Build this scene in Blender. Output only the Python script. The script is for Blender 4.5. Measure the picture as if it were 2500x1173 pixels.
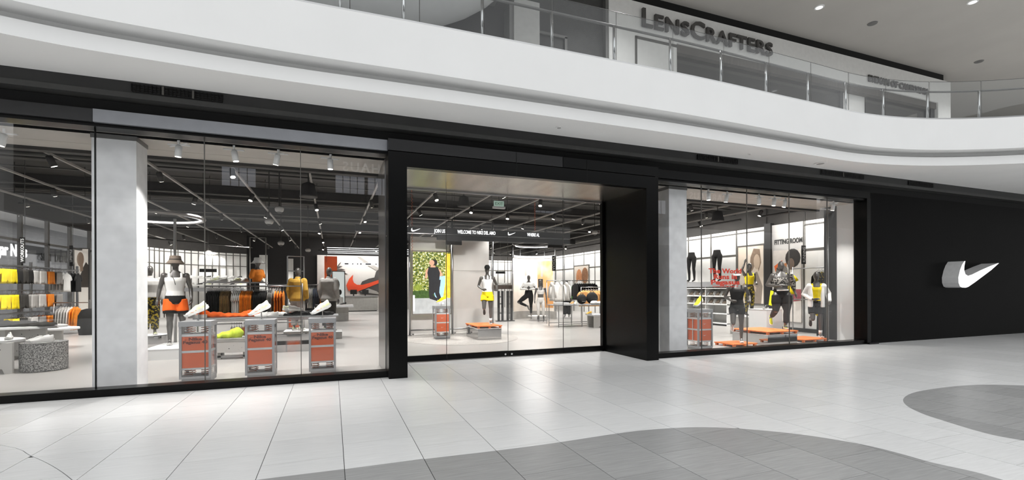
import bpy, bmesh, math, random
from mathutils import Vector, Matrix
random.seed(7)
PI = math.pi
SC = bpy.context.scene
COL = SC.collection
for o in list(bpy.data.objects):
    bpy.data.objects.remove(o)

# ------------------------------------------------------------------ camera
F, YAW, Y0, H, ROLL = 1144.03, 0.366376, 703.62, 1.43, -0.00324
D = 7.782                      # plane of the storefront (metres in front of the camera)
cam = bpy.data.cameras.new('camera'); cam.sensor_width = 36.0; cam.lens = F / 2500 * 36
cam.shift_y = (Y0 - 586.5) / 2500; cam.clip_end = 300
camo = bpy.data.objects.new('camera', cam); COL.objects.link(camo)
camo.matrix_world = (Matrix.Translation((0, 0, H)) @ Matrix.Rotation(-YAW, 4, 'Z') @
                     Matrix.Rotation(PI / 2, 4, 'X') @ Matrix.Rotation(ROLL, 4, 'Z'))
SC.camera = camo
# ------------------------------------------------------------------ world (daylight through the open atrium roof) and exposure
w = bpy.data.worlds.new('daylight'); SC.world = w; w.use_nodes = True
w.node_tree.nodes['Background'].inputs[0].default_value = (0.97, 0.985, 1.0, 1)
w.node_tree.nodes['Background'].inputs[1].default_value = 1.62
vs = SC.view_settings
vs.view_transform = 'Standard'; vs.look = 'None'; vs.exposure = 0.0; vs.gamma = 1.0; vs.use_curve_mapping = False
SC.cycles.use_denoising = True
SC.cycles.max_bounces = 7; SC.cycles.diffuse_bounces = 3; SC.cycles.glossy_bounces = 3
SC.cycles.transparent_max_bounces = 12; SC.cycles.sample_clamp_indirect = 4.0
SC.cycles.caustics_reflective = False; SC.cycles.caustics_refractive = False
LAMP_W = 460.0                 # track spotlights
SHOW_W = 170.0                 # white display spotlights behind the glass
WASH_W = 20.0                  # wall washers, watts per metre

# ------------------------------------------------------------------ pixel -> place helpers
CC, SS = math.cos(YAW), math.sin(YAW)
CR, SR = math.cos(ROLL), math.sin(ROLL)
def ray(px, py):
    a = (px - 1250) / F; b = (py - Y0) / F
    x = a * CR + b * SR; y = -a * SR + b * CR
    return (CC * x + SS, -SS * x + CC, -y)
def onY(px, py, Y):
    r = ray(px, py); t = Y / r[1]; return Vector((r[0] * t, Y, H + r[2] * t))
def onX(px, py, X):
    r = ray(px, py); t = X / r[0]; return Vector((X, r[1] * t, H + r[2] * t))
def onZ(px, py, Z=0.0):
    r = ray(px, py); t = (Z - H) / r[2]; return Vector((r[0] * t, r[1] * t, Z))
def proj(X, Y, Z):
    rr = X * CC - Y * SS; d = X * SS + Y * CC
    if d < 0.2: return None
    x = rr / d; y = -(Z - H) / d
    return 1250 + F * (x * CR - y * SR), Y0 + F * (x * SR + y * CR)

# ------------------------------------------------------------------ materials
def lin(c):
    if isinstance(c, str):
        c = [int(c[i:i + 2], 16) / 255 for i in (0, 2, 4)]
        c = [x / 12.92 if x <= .04045 else ((x + .055) / 1.055) ** 2.4 for x in c]
    return (c[0], c[1], c[2], 1)
MATS = {}
def mat(name, c, rough=.6, metal=0., var=.06, scale=8., bump=0., emit=0., stretch=None, spec=.5, c2=None, thr=None, rnd=0.):
    """principled surface with a procedural colour variation"""
    if name in MATS: return MATS[name]
    m = bpy.data.materials.new(name); m.use_nodes = True; MATS[name] = m
    nt = m.node_tree; b = nt.nodes['Principled BSDF']; L = nt.links.new
    b.inputs['Roughness'].default_value = rough; b.inputs['Metallic'].default_value = metal
    b.inputs['Specular IOR Level'].default_value = spec
    c = lin(c)
    if 'fabric' in name and not rnd: rnd = .22
    co = nt.nodes.new('ShaderNodeTexCoord'); no = nt.nodes.new('ShaderNodeTexNoise')
    no.inputs['Scale'].default_value = scale; no.inputs['Detail'].default_value = 4
    src = co.outputs['Object']
    if stretch:
        mp = nt.nodes.new('ShaderNodeMapping'); mp.inputs['Scale'].default_value = stretch
        L(src, mp.inputs['Vector']); src = mp.outputs['Vector']
    L(src, no.inputs['Vector'])
    rp = nt.nodes.new('ShaderNodeValToRGB')
    if c2 is None:
        rp.color_ramp.elements[0].color = [max(0, x * (1 - var)) for x in c[:3]] + [1]
        rp.color_ramp.elements[1].color = [min(1, x * (1 + var)) for x in c[:3]] + [1]
        rp.color_ramp.elements[0].position = .3; rp.color_ramp.elements[1].position = .7
    else:
        rp.color_ramp.elements[0].color = c; rp.color_ramp.elements[1].color = lin(c2)
        rp.color_ramp.elements[0].position = thr[0]; rp.color_ramp.elements[1].position = thr[1]
    L(no.outputs['Fac'], rp.inputs['Fac'])
    out = rp.outputs['Color']
    if rnd:
        oi = nt.nodes.new('ShaderNodeObjectInfo'); mr = nt.nodes.new('ShaderNodeMapRange')
        mr.inputs['To Min'].default_value = 1 - rnd; mr.inputs['To Max'].default_value = 1 + rnd
        L(oi.outputs['Random'], mr.inputs['Value'])
        hs = nt.nodes.new('ShaderNodeHueSaturation'); L(out, hs.inputs['Color']); L(mr.outputs['Result'], hs.inputs['Value'])
        out = hs.outputs['Color']
    L(out, b.inputs['Base Color'])
    if bump:
        bp = nt.nodes.new('ShaderNodeBump'); bp.inputs['Strength'].default_value = bump; bp.inputs['Distance'].default_value = .02
        L(no.outputs['Fac'], bp.inputs['Height']); L(bp.outputs['Normal'], b.inputs['Normal'])
    if emit:
        L(out, b.inputs['Emission Color']); b.inputs['Emission Strength'].default_value = emit
    return m
def glass(name, tint=(1, 1, 1), base=.045):
    if name in MATS: return MATS[name]
    m = bpy.data.materials.new(name); m.use_nodes = True; MATS[name] = m
    nt = m.node_tree; nt.nodes.clear(); L = nt.links.new
    out = nt.nodes.new('ShaderNodeOutputMaterial'); mx = nt.nodes.new('ShaderNodeMixShader')
    tr = nt.nodes.new('ShaderNodeBsdfTransparent'); tr.inputs[0].default_value = (*tint, 1)
    gl = nt.nodes.new('ShaderNodeBsdfGlossy'); gl.inputs['Roughness'].default_value = .0
    lw = nt.nodes.new('ShaderNodeLayerWeight'); lw.inputs['Blend'].default_value = .5
    pw = nt.nodes.new('ShaderNodeMath'); pw.operation = 'POWER'; pw.inputs[1].default_value = 5
    L(lw.outputs['Facing'], pw.inputs[0])
    ma = nt.nodes.new('ShaderNodeMath'); ma.operation = 'MULTIPLY_ADD'; ma.inputs[1].default_value = 1 - base; ma.inputs[2].default_value = base
    L(pw.outputs[0], ma.inputs[0]); L(ma.outputs[0], mx.inputs[0])
    L(tr.outputs[0], mx.inputs[1]); L(gl.outputs[0], mx.inputs[2]); L(mx.outputs[0], out.inputs[0])
    return m
def glow(name, c, s):
    if name in MATS: return MATS[name]
    m = bpy.data.materials.new(name); m.use_nodes = True; MATS[name] = m
    nt = m.node_tree; nt.nodes.clear()
    out = nt.nodes.new('ShaderNodeOutputMaterial'); e = nt.nodes.new('ShaderNodeEmission')
    e.inputs[0].default_value = lin(c); e.inputs[1].default_value = s; nt.links.new(e.outputs[0], out.inputs[0])
    return m

plaster = mat('plaster_white', 'ECECEB', .75, var=.015, scale=1.2)
plaster_grey = mat('plaster_soffit', 'FCFBF9', .8, var=.02, scale=1.5)
ceil_grey = mat('plaster_ceiling', 'BDB9B3', .85, var=.03, scale=1.)
tile_white = mat('tile_white', 'E6E6E5', .25, var=.05, scale=3., stretch=(1.2, 14, 1), rnd=.035)
tile_grey = mat('tile_grey', 'A3A3A2', .27, var=.09, scale=3., stretch=(1.2, 14, 1), rnd=.08)
joint = mat('tile_joint', '4A4A4A', .9, var=.05)
black_metal = mat('black_metal', '080808', .28, metal=.0, var=.15, scale=4., spec=.17)
black_wall = mat('black_wall', '040404', .5, var=.15, scale=2., spec=.08)
charcoal = mat('charcoal_metal', '252525', .5, var=.12, scale=3.)
dark_recess = mat('dark_recess', '0D0D0D', .8, var=.1)
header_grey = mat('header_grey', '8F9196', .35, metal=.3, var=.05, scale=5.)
steel = mat('brushed_steel', 'A8A8A8', .28, metal=1., var=.06, scale=6., stretch=(1, 1, 20))
soffit_metal = mat('soffit_metal', 'A7A29B', .27, metal=.9, var=.14, scale=1.3, stretch=(3, .3, 1))
chrome = mat('mirror_steel', 'C8C8C8', .06, metal=1., var=.03)
polished = mat('polished_post', 'D5D5D5', .18, metal=1., var=.03)
concrete = mat('concrete_pillar', 'F2F3F4', .7, var=.07, scale=5.)
concrete_warm = mat('concrete_block', 'A3A19C', .8, var=.09, scale=7.)
store_floor_m = mat('store_concrete', 'AEABA7', .3, var=.07, scale=.9)
beige = mat('soffit_beige', 'C4BFB8', .8, var=.04, scale=3.)
ceil_black = mat('ceiling_black', '302E2C', .9, var=.2, scale=2.)
duct_black = mat('duct_black', '2A2827', .7, var=.15)
track_grey = mat('track_grey', '918E8A', .5, var=.05)
white_m = mat('painted_white', 'EDEDEB', .5, var=.015)
white_wall = mat('white_panel', 'E8E7E3', .6, var=.02, scale=2.)
mullion_m = mat('mullion_dark', '55534F', .5, var=.06)
case_grey = mat('case_grey', '9A9B9C', .45, metal=.2, var=.04)
orange = mat('orange_panel', 'EE6E38', .5, var=.04, scale=5.)
orange_fab = mat('orange_fabric', 'F08A1E', .85, var=.12, scale=9.)
orange_bright = mat('orange_hot', 'FF6A1A', .8, var=.1, scale=9.)
yellow_fab = mat('yellow_fabric', 'F2D90F', .85, var=.12, scale=9.)
mustard = mat('mustard_fabric', 'CFA13E', .85, var=.12, scale=9.)
lime = mat('lime_fabric', 'D6F036', .7, var=.2, scale=14.)
neon = mat('neon_yellow', 'E6F21C', .6, var=.08, scale=10.)
white_fab = mat('white_fabric', 'F1F0EC', .85, var=.04, scale=9.)
pale_fab = mat('pale_grey_fabric', 'C9C6C1', .85, var=.08, scale=9.)
grey_fab = mat('grey_fabric', '8E8B87', .88, var=.12, scale=9.)
dark_fab = mat('charcoal_fabric', '35332F', .9, var=.2, scale=9.)
black_fab = mat('black_fabric', '171615', .9, var=.25, scale=9.)
brown_fab = mat('olive_brown_fabric', '6E5632', .9, var=.3, scale=6.)
denim = mat('blue_grey_fabric', '5C6373', .9, var=.2, scale=9.)
pattern_fab = mat('patterned_fabric', '2F2D2B', .85, c2='A9A59E', thr=(.47, .53), scale=26.)
olive_pat = mat('olive_pattern', '1E1C16', .85, c2='A7932B', thr=(.5, .56), scale=16.)
skin_dark = mat('mannequin_charcoal', '4E4B48', .33, var=.08, scale=5., spec=.6)
copper = mat('copper_coil', 'A8603C', .35, metal=.7, var=.06)
terrazzo = mat('terrazzo', 'D4D2CD', .6, c2='3A3937', thr=(.68, .70), scale=17.)
granite = mat('granite', '4E4D4C', .75, c2='B9B8B5', thr=(.42, .6), scale=55.)
rug_m = mat('rug_grey', '8B8782', .95, c2='B7B3AD', thr=(.4, .6), scale=70.)
cloth_tan = mat('tan_fabric', 'C79A63', .88, var=.12, scale=9.)
green_fab = mat('green_fabric', '4FA63A', .85, var=.15, scale=9.)
bucket_m = mat('bucket_hat_brown', '6B5F55', .9, var=.15, scale=12.)
sole_m = mat('shoe_sole', 'F2F1EC', .5, var=.02)
shoe_white = mat('shoe_white', 'F3F3EA', .6, c2='DDE68A', thr=(.42, .62), scale=7.)
shoe_black = mat('shoe_black', '2A2927', .6, var=.1)
shoe_grey = mat('shoe_grey', 'B9B7B2', .6, var=.1)
letters_dark = mat('letter_dark', '4E4C4A', .5, var=.04)
letters_black = mat('letter_black', '161615', .6, var=.04)
letters_red = mat('letter_red', 'D5402C', .6, var=.03)
letters_ink = mat('letter_ink', '5A2416', .7, var=.03)
pallet_orange = mat('pallet_orange', 'D9722E', .55, var=.1, scale=4.)
pane = glass('storefront_glass')
pane_rail = glass('railing_glass', (.93, .94, .94), .025)
pane_case = glass('case_glass', (.97, .97, .97), .035)
led = glow('led_white', 'FFFFFF', 3.2)
lens = glow('lamp_lens', 'FFF6E8', 14.)
sign_white = glow('sign_white', 'FFFFFF', 1.6)
ticker = glow('ticker_text', 'FFFFFF', 1.5)

# ------------------------------------------------------------------ mesh builder
class MB:
    def __init__(s): s.v = []; s.f = []
    def add(s, vs, fs):
        n = len(s.v); s.v += [Vector(p) for p in vs]; s.f += [[i + n for i in f] for f in fs]; return s
    def box(s, x0, x1, y0, y1, z0, z1):
        return s.add([(x0, y0, z0), (x1, y0, z0), (x1, y1, z0), (x0, y1, z0), (x0, y0, z1), (x1, y0, z1), (x1, y1, z1), (x0, y1, z1)],
                     [(3, 2, 1, 0), (4, 5, 6, 7), (0, 1, 5, 4), (1, 2, 6, 5), (2, 3, 7, 6), (3, 0, 4, 7)])
    def quad(s, a, b, c, d): return s.add([a, b, c, d], [(0, 1, 2, 3)])
    def prism(s, pts, fn, d0, d1):
        """pts: 2d outline; fn(u, v, d) -> 3d point"""
        n = len(pts)
        vs = [fn(u, v, d0) for u, v in pts] + [fn(u, v, d1) for u, v in pts]
        return s.add(vs, [list(range(n))[::-1], list(range(n, 2 * n))] + [(i, (i + 1) % n, n + (i + 1) % n, n + i) for i in range(n)])
    def rings(s, rs, cap=True):
        n = len(rs[0]); vs = [p for r in rs for p in r]; fs = []
        for k in range(len(rs) - 1):
            for i in range(n):
                j = (i + 1) % n; fs.append((k * n + i, k * n + j, (k + 1) * n + j, (k + 1) * n + i))
        if cap: fs += [list(range(n))[::-1], list(range((len(rs) - 1) * n, len(rs) * n))]
        return s.add(vs, fs)
    def tube(s, pts, r, n=8, cap=True, round_=False):
        pts = [Vector(p) for p in pts]; m = len(pts)
        rad = list(r) if isinstance(r, (list, tuple)) else [r] * m
        if round_:
            d0 = (pts[0] - pts[1]).normalized(); d1 = (pts[-1] - pts[-2]).normalized()
            pts = [pts[0] + d0 * rad[0] * .95, pts[0] + d0 * rad[0] * .6] + pts + [pts[-1] + d1 * rad[-1] * .6, pts[-1] + d1 * rad[-1] * .95]
            rad = [rad[0] * .3, rad[0] * .8] + rad + [rad[-1] * .8, rad[-1] * .3]
            m = len(pts)
        out = []; up = None
        for i in range(m):
            t = (pts[min(i + 1, m - 1)] - pts[max(i - 1, 0)]).normalized()
            if up is None:
                up = Vector((0, 0, 1)) if abs(t.z) < .9 else Vector((0, 1, 0))
            a = up.cross(t).normalized(); b = t.cross(a); up = b
            out.append([pts[i] + (a * math.cos(2 * PI * k / n) + b * math.sin(2 * PI * k / n)) * rad[i] for k in range(n)])
        return s.rings(out, cap)
    def cyl(s, p0, p1, r0, r1=None, n=16): return s.tube([p0, p1], [r0, r0 if r1 is None else r1], n)
    def lathe(s, prof, n=24, c=(0, 0, 0), sx=1., sy=1.):
        return s.rings([[(c[0] + r * sx * math.cos(2 * PI * k / n), c[1] + r * sy * math.sin(2 * PI * k / n), c[2] + z) for k in range(n)] for r, z in prof])
    def ell(s, c, rx, ry, rz, n=14, m=10):
        return s.lathe([(max(.02, math.sin(PI * k / m)), 0) for k in range(0)], n) if False else s.rings(
            [[(c[0] + rx * max(.03, math.sin(PI * k / m)) * math.cos(2 * PI * i / n), c[1] + ry * max(.03, math.sin(PI * k / m)) * math.sin(2 * PI * i / n),
               c[2] - rz * math.cos(PI * k / m)) for i in range(n)] for k in range(m + 1)])
    def xf(s, M):
        s.v = [M @ p for p in s.v]; return s
    def mesh(s, name, m, smooth=False):
        me = bpy.data.meshes.new(name); me.from_pydata([tuple(p) for p in s.v], [], s.f); me.validate()
        bm = bmesh.new(); bm.from_mesh(me); bmesh.ops.recalc_face_normals(bm, faces=bm.faces); bm.to_mesh(me); bm.free()
        if m: me.materials.append(m)
        if smooth: me.polygons.foreach_set('use_smooth', [True] * len(me.polygons))
        return me
    def build(s, name, m, parent=None, smooth=False, world=False):
        """a mesh object; without a parent its origin sits at its own base"""
        if parent is None:
            xs = [p.x for p in s.v]; ys = [p.y for p in s.v]; zs = [p.z for p in s.v]
            o0 = Vector(((min(xs) + max(xs)) / 2, (min(ys) + max(ys)) / 2, min(zs)))
            s.v = [p - o0 for p in s.v]; o = bpy.data.objects.new(name, s.mesh(name, m, smooth)); o.location = o0
        else:
            if world:
                q = wloc(parent); s.v = [p - q for p in s.v]
            o = bpy.data.objects.new(name, s.mesh(name, m, smooth)); o.parent = parent
        COL.objects.link(o); return o
def wloc(o):
    q = Vector(o.location)
    while o.parent: o = o.parent; q = q + Vector(o.location)
    return q
def tag(o, label, cat=None, group=None, kind=None):
    o['label'] = label
    if cat: o['category'] = cat
    if group: o['group'] = group
    if kind: o['kind'] = kind
    return o
def thing(name, label, cat, loc=(0, 0, 0), rz=0., group=None, kind=None):
    o = bpy.data.objects.new(name, None); COL.objects.link(o); o.empty_display_size = .1
    o.location = loc; o.rotation_euler = (0, 0, rz); return tag(o, label, cat, group, kind)
def one(name, mb, m, label, cat, group=None, smooth=False): return tag(mb.build(name, m, None, smooth), label, cat, group)
def struct(name, mb, m, label, parent=None, smooth=False):
    o = mb.build(name, m, parent, smooth); return tag(o, label, None, None, 'structure') if parent is None else o
def clone(root, loc=None, rz=None, label=None, group=None, parent=None):
    c = root.copy(); COL.objects.link(c); c.parent = parent
    if loc is not None: c.location = loc
    if rz is not None: c.rotation_euler = (0, 0, rz)
    if label: c['label'] = label
    if group: c['group'] = group
    for ch in root.children: clone(ch, parent=c)
    return c
TMP = bpy.data.scenes.new('scratch')
def evaluated(o):
    TMP.collection.objects.link(o)
    with bpy.context.temp_override(scene=TMP, view_layer=TMP.view_layers[0]): dg = bpy.context.evaluated_depsgraph_get()
    me = bpy.data.meshes.new_from_object(o.evaluated_get(dg)); TMP.collection.objects.unlink(o); return me
def text(s, size, m, parent=None, loc=(0, 0, 0), rot=(PI / 2, 0, 0), ext=.004, bold=0., align='CENTER', name='lettering', sx=1., world=False, space=1.):
    cu = bpy.data.curves.new('lettering', 'FONT'); cu.body = s; cu.size = size; cu.extrude = ext; cu.offset = bold; cu.align_x = align; cu.space_character = space
    cu.resolution_u = 3
    t = bpy.data.objects.new('tmp', cu); me = evaluated(t)
    bpy.data.objects.remove(t); bpy.data.curves.remove(cu)
    me.transform(Matrix.Diagonal((sx, 1, 1, 1))); me.materials.clear(); me.materials.append(m); me.name = name
    o = bpy.data.objects.new(name, me); COL.objects.link(o); o.parent = parent
    o.location = Vector(loc) - (wloc(parent) if (world and parent) else Vector()); o.rotation_euler = rot
    return o
def fit(o, width):
    xs = [v.co.x for v in o.data.vertices]; k = width / (max(xs) - min(xs)); o.data.transform(Matrix.Diagonal((k, 1, 1, 1))); return o
def remesh(mb, vox, it=6):
    me = mb.mesh('tmp', None); o = bpy.data.objects.new('tmp', me)
    r = o.modifiers.new('r', 'REMESH'); r.mode = 'VOXEL'; r.voxel_size = vox
    if it:
        sm = o.modifiers.new('s', 'SMOOTH'); sm.iterations = it; sm.factor = .5
    out = evaluated(o)
    bpy.data.objects.remove(o); bpy.data.meshes.remove(me)
    out.polygons.foreach_set('use_smooth', [True] * len(out.polygons)); return out
def put(name, me, m, parent):
    me.name = name; me.materials.clear(); me.materials.append(m)
    o = bpy.data.objects.new(name, me); COL.objects.link(o); o.parent = parent; return o
def catmull(P, k=8):
    P = [Vector(p) for p in P]; P = [P[0] * 2 - P[1]] + P + [P[-1] * 2 - P[-2]]; out = []
    for i in range(1, len(P) - 2):
        for j in range(k):
            t = j / k; a, b, c, d = P[i - 1:i + 3]
            out.append(.5 * ((2 * b) + (c - a) * t + (2 * a - 5 * b + 4 * c - d) * t * t + (3 * b - a - 3 * c + d) * t ** 3))
    return out + [P[-2]]

SWOOSH = [tuple(q) for q in (
    [(.115, 1.0), (.04, .80), (0, .52), (.01, .30), (.06, .10), (.14, 0), (.22, 0)] +
    [(.30, .06), (.55, .33), (.80, .62), (1.0, .93)] + [(.78, .75), (.55, .55), (.32, .40), (.22, .38), (.17, .42), (.13, .52), (.118, .70)])]

# ================================================================== MALL FLOOR
TW, TX0 = .6265, -1.793
def pf(l): return [tuple(onZ(*p)[:2]) for p in l]
g1 = pf([(624, 1173), (842, 1146), (1035, 1122), (1250, 1096.5), (1370, 1080), (1530, 1056), (1620, 1047.5), (1700, 1044), (1800, 1047), (1950, 1061), (2100, 1085), (2200, 1109), (2275, 1130), (2375, 1152), (2450, 1173)])
g1 = [tuple(p) for p in catmull([Vector((-.95, 3.93)), *[Vector(p) for p in g1], Vector((4.6, 1.0)), Vector((4.2, -.5)), Vector((3.5, -3))], 4)]
g2 = pf([(2500, 942), (2400, 940), (2320, 945), (2240, 957), (2207, 972), (2212, 990), (2250, 1010), (2300, 1027), (2400, 1057), (2500, 1077)])
g2 = [tuple(p) for p in catmull([Vector((11.6, 1.0)), Vector((11.0, 2.2)), Vector((10.1, 3.15)), *[Vector(p) for p in g2], Vector((6.25, 1.5)), Vector((7.1, .6)), Vector((9, .1)), Vector((11, .35)), Vector((11.55, .9))], 4)]
a3 = [tuple(p) for p in catmull([Vector((-9, 7.4)), Vector((-4.4, 6.8)), *[Vector(p) for p in pf([(0, 1087), (77, 1114), (130, 1139), (178, 1173)])], Vector((-1.5, 3.95)), Vector((-1.35, 3.4)), Vector((-1.3, -3))], 4)]
G1 = g1 + [(-.95, -3)]
G2 = g2
W3 = [(x - .007, y) for x, y in a3] + [(-12, -3), (-12, 7.4)]
WM = [(-12, 7.9), (1.12, 7.9), (1.12, 9.12), (5.72, 9.12), (5.72, 7.9), (40, 7.9), (40, .95), (11.6, .95)] + g2 + [(11.58, .93), (40, .93), (40, -3)] + g1[::-1] + [(-.95, -3)] + a3[::-1] + [(-12, 7.4)]
def clip(poly, x0, x1, y0, y1):
    for ax, val, sg in ((0, x0, 1), (0, x1, -1), (1, y0, 1), (1, y1, -1)):
        out = []
        for i in range(len(poly)):
            a, b = poly[i - 1], poly[i]; da = (a[ax] - val) * sg; db = (b[ax] - val) * sg
            if (da >= 0) != (db >= 0):
                t = da / (da - db); out.append((a[0] + (b[0] - a[0]) * t, a[1] + (b[1] - a[1]) * t))
            if db >= 0: out.append(b)
        poly = out
        if len(poly) < 3: return []
    q = [p for i, p in enumerate(poly) if abs(p[0] - poly[i - 1][0]) + abs(p[1] - poly[i - 1][1]) > 1e-5]
    return q if len(q) > 2 else []
def area(p): return abs(sum(p[i - 1][0] * p[i][1] - p[i][0] * p[i - 1][1] for i in range(len(p)))) / 2
floor = struct('floor', MB().box(-12, 40, 1.2, 7.9, -.08, -.005).box(1.12, 5.72, 7.9, 9.12, -.08, -.005), joint, 'pale stone mall floor with wavy grey inlays in front of the storefront')
pieces = []
GX, GY = .0028, .0016
for i in range(-17, 68):
    x0 = TX0 + i * TW
    ph = 4.56 if i % 2 else 4.25
    for j in range(-6, 10):
        y0 = ph + j * TW
        if y0 > 9.1 or y0 + TW < 1.3: continue
        b = (x0 + GX, x0 + TW - GX, max(y0 + GY, 1.25), min(y0 + TW - GY, 9.12))
        for reg, m in ((WM, tile_white), (G1, tile_grey), (G2, tile_grey), (W3, tile_white)):
            p = clip(reg, *b)
            if p and area(p) > .002: pieces.append((p, m, area(p) > .999 * (b[1] - b[0]) * (b[3] - b[2]) and y0 > 1.3 and y0 + TW < 9.1))
def seen(p):
    q = [proj(x, y, 0) for x, y in p]
    if any(a is None for a in q): return 0
    if max(a[0] for a in q) < 0 or min(a[0] for a in q) > 2500 or max(a[1] for a in q) < 0 or min(a[1] for a in q) > 1173: return 0
    q = [(min(2500, max(0, a[0])), min(1173, max(0, a[1]))) for a in q]
    return area(q)
pieces.sort(key=lambda t: -seen(t[0]))
full = {}; q0 = wloc(floor)
rest = {tile_white.name: MB(), tile_grey.name: MB()}
fnz = lambda u, v, d: (u, v, d)
for k, (p, m, isfull) in enumerate(pieces):
    if k < 300 and seen(p) > 0:
        c = (sum(a[0] for a in p) / len(p), sum(a[1] for a in p) / len(p))
        if isfull:
            c = ((min(a[0] for a in p) + max(a[0] for a in p)) / 2, (min(a[1] for a in p) + max(a[1] for a in p)) / 2)
            if m.name not in full: full[m.name] = MB().box(-TW / 2 + GX, TW / 2 - GX, -TW / 2 + GY, TW / 2 - GY, -.012, 0).mesh('tile', m)
            me = full[m.name]
        else:
            me = MB().prism([(a[0] - c[0], a[1] - c[1]) for a in p], fnz, -.012, 0).mesh('tile', m)
        o = bpy.data.objects.new('tile', me); COL.objects.link(o); o.parent = floor
        o.location = Vector((c[0], c[1], 0)) - q0
    else:
        rest[m.name].prism(p, fnz, -.012, 0)
for k in rest:
    o = rest[k].build('tile_field', MATS[k], floor, world=True); o['kind'] = 'stuff'
rear = struct('floor_atrium', MB().box(-12, 40, -13.2, 1.24, -.08, 0), tile_white, 'pale mall floor of the atrium around the viewer')

# ================================================================== STOREFRONT
GL = 7.86            # glass plane
XL, XP0, XP1, XQ0, XQ1, XR, XE = -10.0, .83, 1.12, 5.72, 6.0, 12.42, 40.0
PY = 7.58            # front of the black portal
ZG = 3.6             # head of the glass
ZS = 4.19            # mall soffit
DY = 9.15            # door plane
w1 = struct('wall_front', MB().box(XL, XE, 8.05, 8.2, ZG, 5.0), dark_recess, 'dark bulkhead wall above the storefront glass')
def bx(nm, m, parent, *a): return MB().box(*a).build(nm, m, parent, world=True)
t1 = thing('trim_1', 'charcoal band with air grilles along the top of the storefront', None, (4, 7.6, 3.95), kind='structure')
bx('band', charcoal, t1, XL, XE, 7.62, 8.05, 4.04, ZS)
bx('lower_band', mat('band_lit', '3A3A39', .5, var=.1), t1, XL, XE, 7.60, 8.05, 3.965, 4.035)  # lit lower edge of the band, its brightness put into the colour
bx('dark_strip', dark_recess, t1, XL, XE, 7.80, 8.05, 3.80, 3.96)  # black stands for the dark reflection in the glossy header's upper part
for (pa, ya, pb, nb) in ((322, 228, 543, 3), (1703, 388, 1800, 2), (2218, 455, 2277, 1), (2005, 425, 2108, 2)):
    xa = onY(pa, ya, 7.61).x; xb = onY(pb, ya, 7.61).x
    gm = dark_recess if pa != 2005 else charcoal
    gr = MB().box(xa, xb, 7.605, 7.62, 4.055, 4.165).build('air_grille', gm, t1, world=True)
    n = int((xb - xa) / .045)
    sl = MB()
    for k in range(n + 1): sl.box(xa + k * (xb - xa) / n - .006, xa + k * (xb - xa) / n + .006, 7.597, 7.606, 4.06, 4.16)
    for z in (4.08, 4.11, 4.14): sl.box(xa, xb, 7.599, 7.606, z - .004, z + .004)
    sl.build('grille_slats', black_metal, gr, world=True)['kind'] = 'stuff'
    for k in range(1, nb):
        x = xa + k * (xb - xa) / nb; bx('grille_divider', mullion_m, gr, x - .012, x + .012, 7.592, 7.606, 4.055, 4.165)
t2 = thing('trim_2', 'smooth metal header panels over the storefront windows', None, (4, 7.7, 3.6), kind='structure')
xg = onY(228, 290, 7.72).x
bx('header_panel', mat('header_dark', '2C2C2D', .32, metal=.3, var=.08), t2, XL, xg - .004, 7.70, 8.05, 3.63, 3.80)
bx('header_panel', header_grey, t2, xg + .004, XP0 - .004, 7.69, 8.05, 3.63, 3.80)  # lighter grey stands for the bright floor reflected in the header
bx('header_panel', black_metal, t2, XQ1 + .004, XR + .1, 7.70, 8.05, 3.63, 3.80)
bx('head_channel', black_metal, t2, XL, XP0, 7.74, 7.98, 3.585, 3.63)
bx('head_channel', black_metal, t2, XQ1, XR, 7.74, 7.98, 3.585, 3.63)
# sills
s1 = struct('baseboard_left', MB().box(XL, XP0, 7.74, 7.98, 0, .10), black_metal, 'long black metal sill under the left storefront windows')
s2 = struct('baseboard_right', MB().box(XQ1, XR, 7.74, 7.98, 0, .10), black_metal, 'black metal sill under the right storefront windows')
def window(n, label, xs):
    t = thing('window_%d' % n, label, None, ((xs[0] + xs[-1]) / 2, GL, .1), kind='structure')
    for a, b in zip(xs, xs[1:]):
        bx('pane', pane, t, a + .004, b - .004, GL - .006, GL + .006, .1, ZG)
    for a in xs[1:-1]:
        bx('joint', mullion_m, t, a - .0045, a + .0045, GL - .012, GL + .012, .1, ZG)
    return t
window(1, 'tall storefront window with racks of shorts behind it', [XL, -6.4, onY(232, 800, GL).x])
window(2, 'wide storefront window showing three orange display cases', [onY(234, 800, GL).x, onY(500.5, 800, GL).x, onY(735, 800, GL).x, XP0])
bx('mullion', black_metal, s1, onY(234, 800, GL).x - .006, onY(234, 800, GL).x + .006, GL - .014, GL + .014, .1, ZG)
window(3, 'right storefront window with red lettering and running mannequins', [XQ1, onY(1713, 800, GL).x, onY(1824, 800, GL).x, onY(1927, 800, GL).x, onY(2020, 800, GL).x, XR])
# portal
po = thing('trim_3', 'deep black metal portal around the glass entrance doors', None, ((XP0 + XQ1) / 2, PY, 0), kind='structure')
bx('pier', black_metal, po, XP0, XP1, PY, DY, 0, 3.60)
bx('pier', black_metal, po, XQ0, XQ1, PY, DY, 0, 3.60)
bx('lintel', black_metal, po, XP1, XQ0, PY, 7.72, 3.37, 3.60)
bx('upper_lintel', mat('lintel_panel', '1E1E1F', .34, metal=.3, var=.08), po, XP0, 3.9, PY + .005, 8.0, 3.615, 3.80)
bx('upper_lintel', black_metal, po, 3.91, XQ1, PY + .005, 8.0, 3.615, 3.80)
bx('portal_soffit', soffit_metal, po, XP1, XQ0, 7.72, DY + .05, 3.37, 3.42)
bx('jamb_lining', steel, po, XP0 - .012, XP0, 7.99, DY, .0, 3.585)
for x in (3.0, 4.4): bx('panel_seam', dark_recess, po, x - .003, x + .003, PY - .002, PY + .001, 3.37, 3.8)
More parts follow.
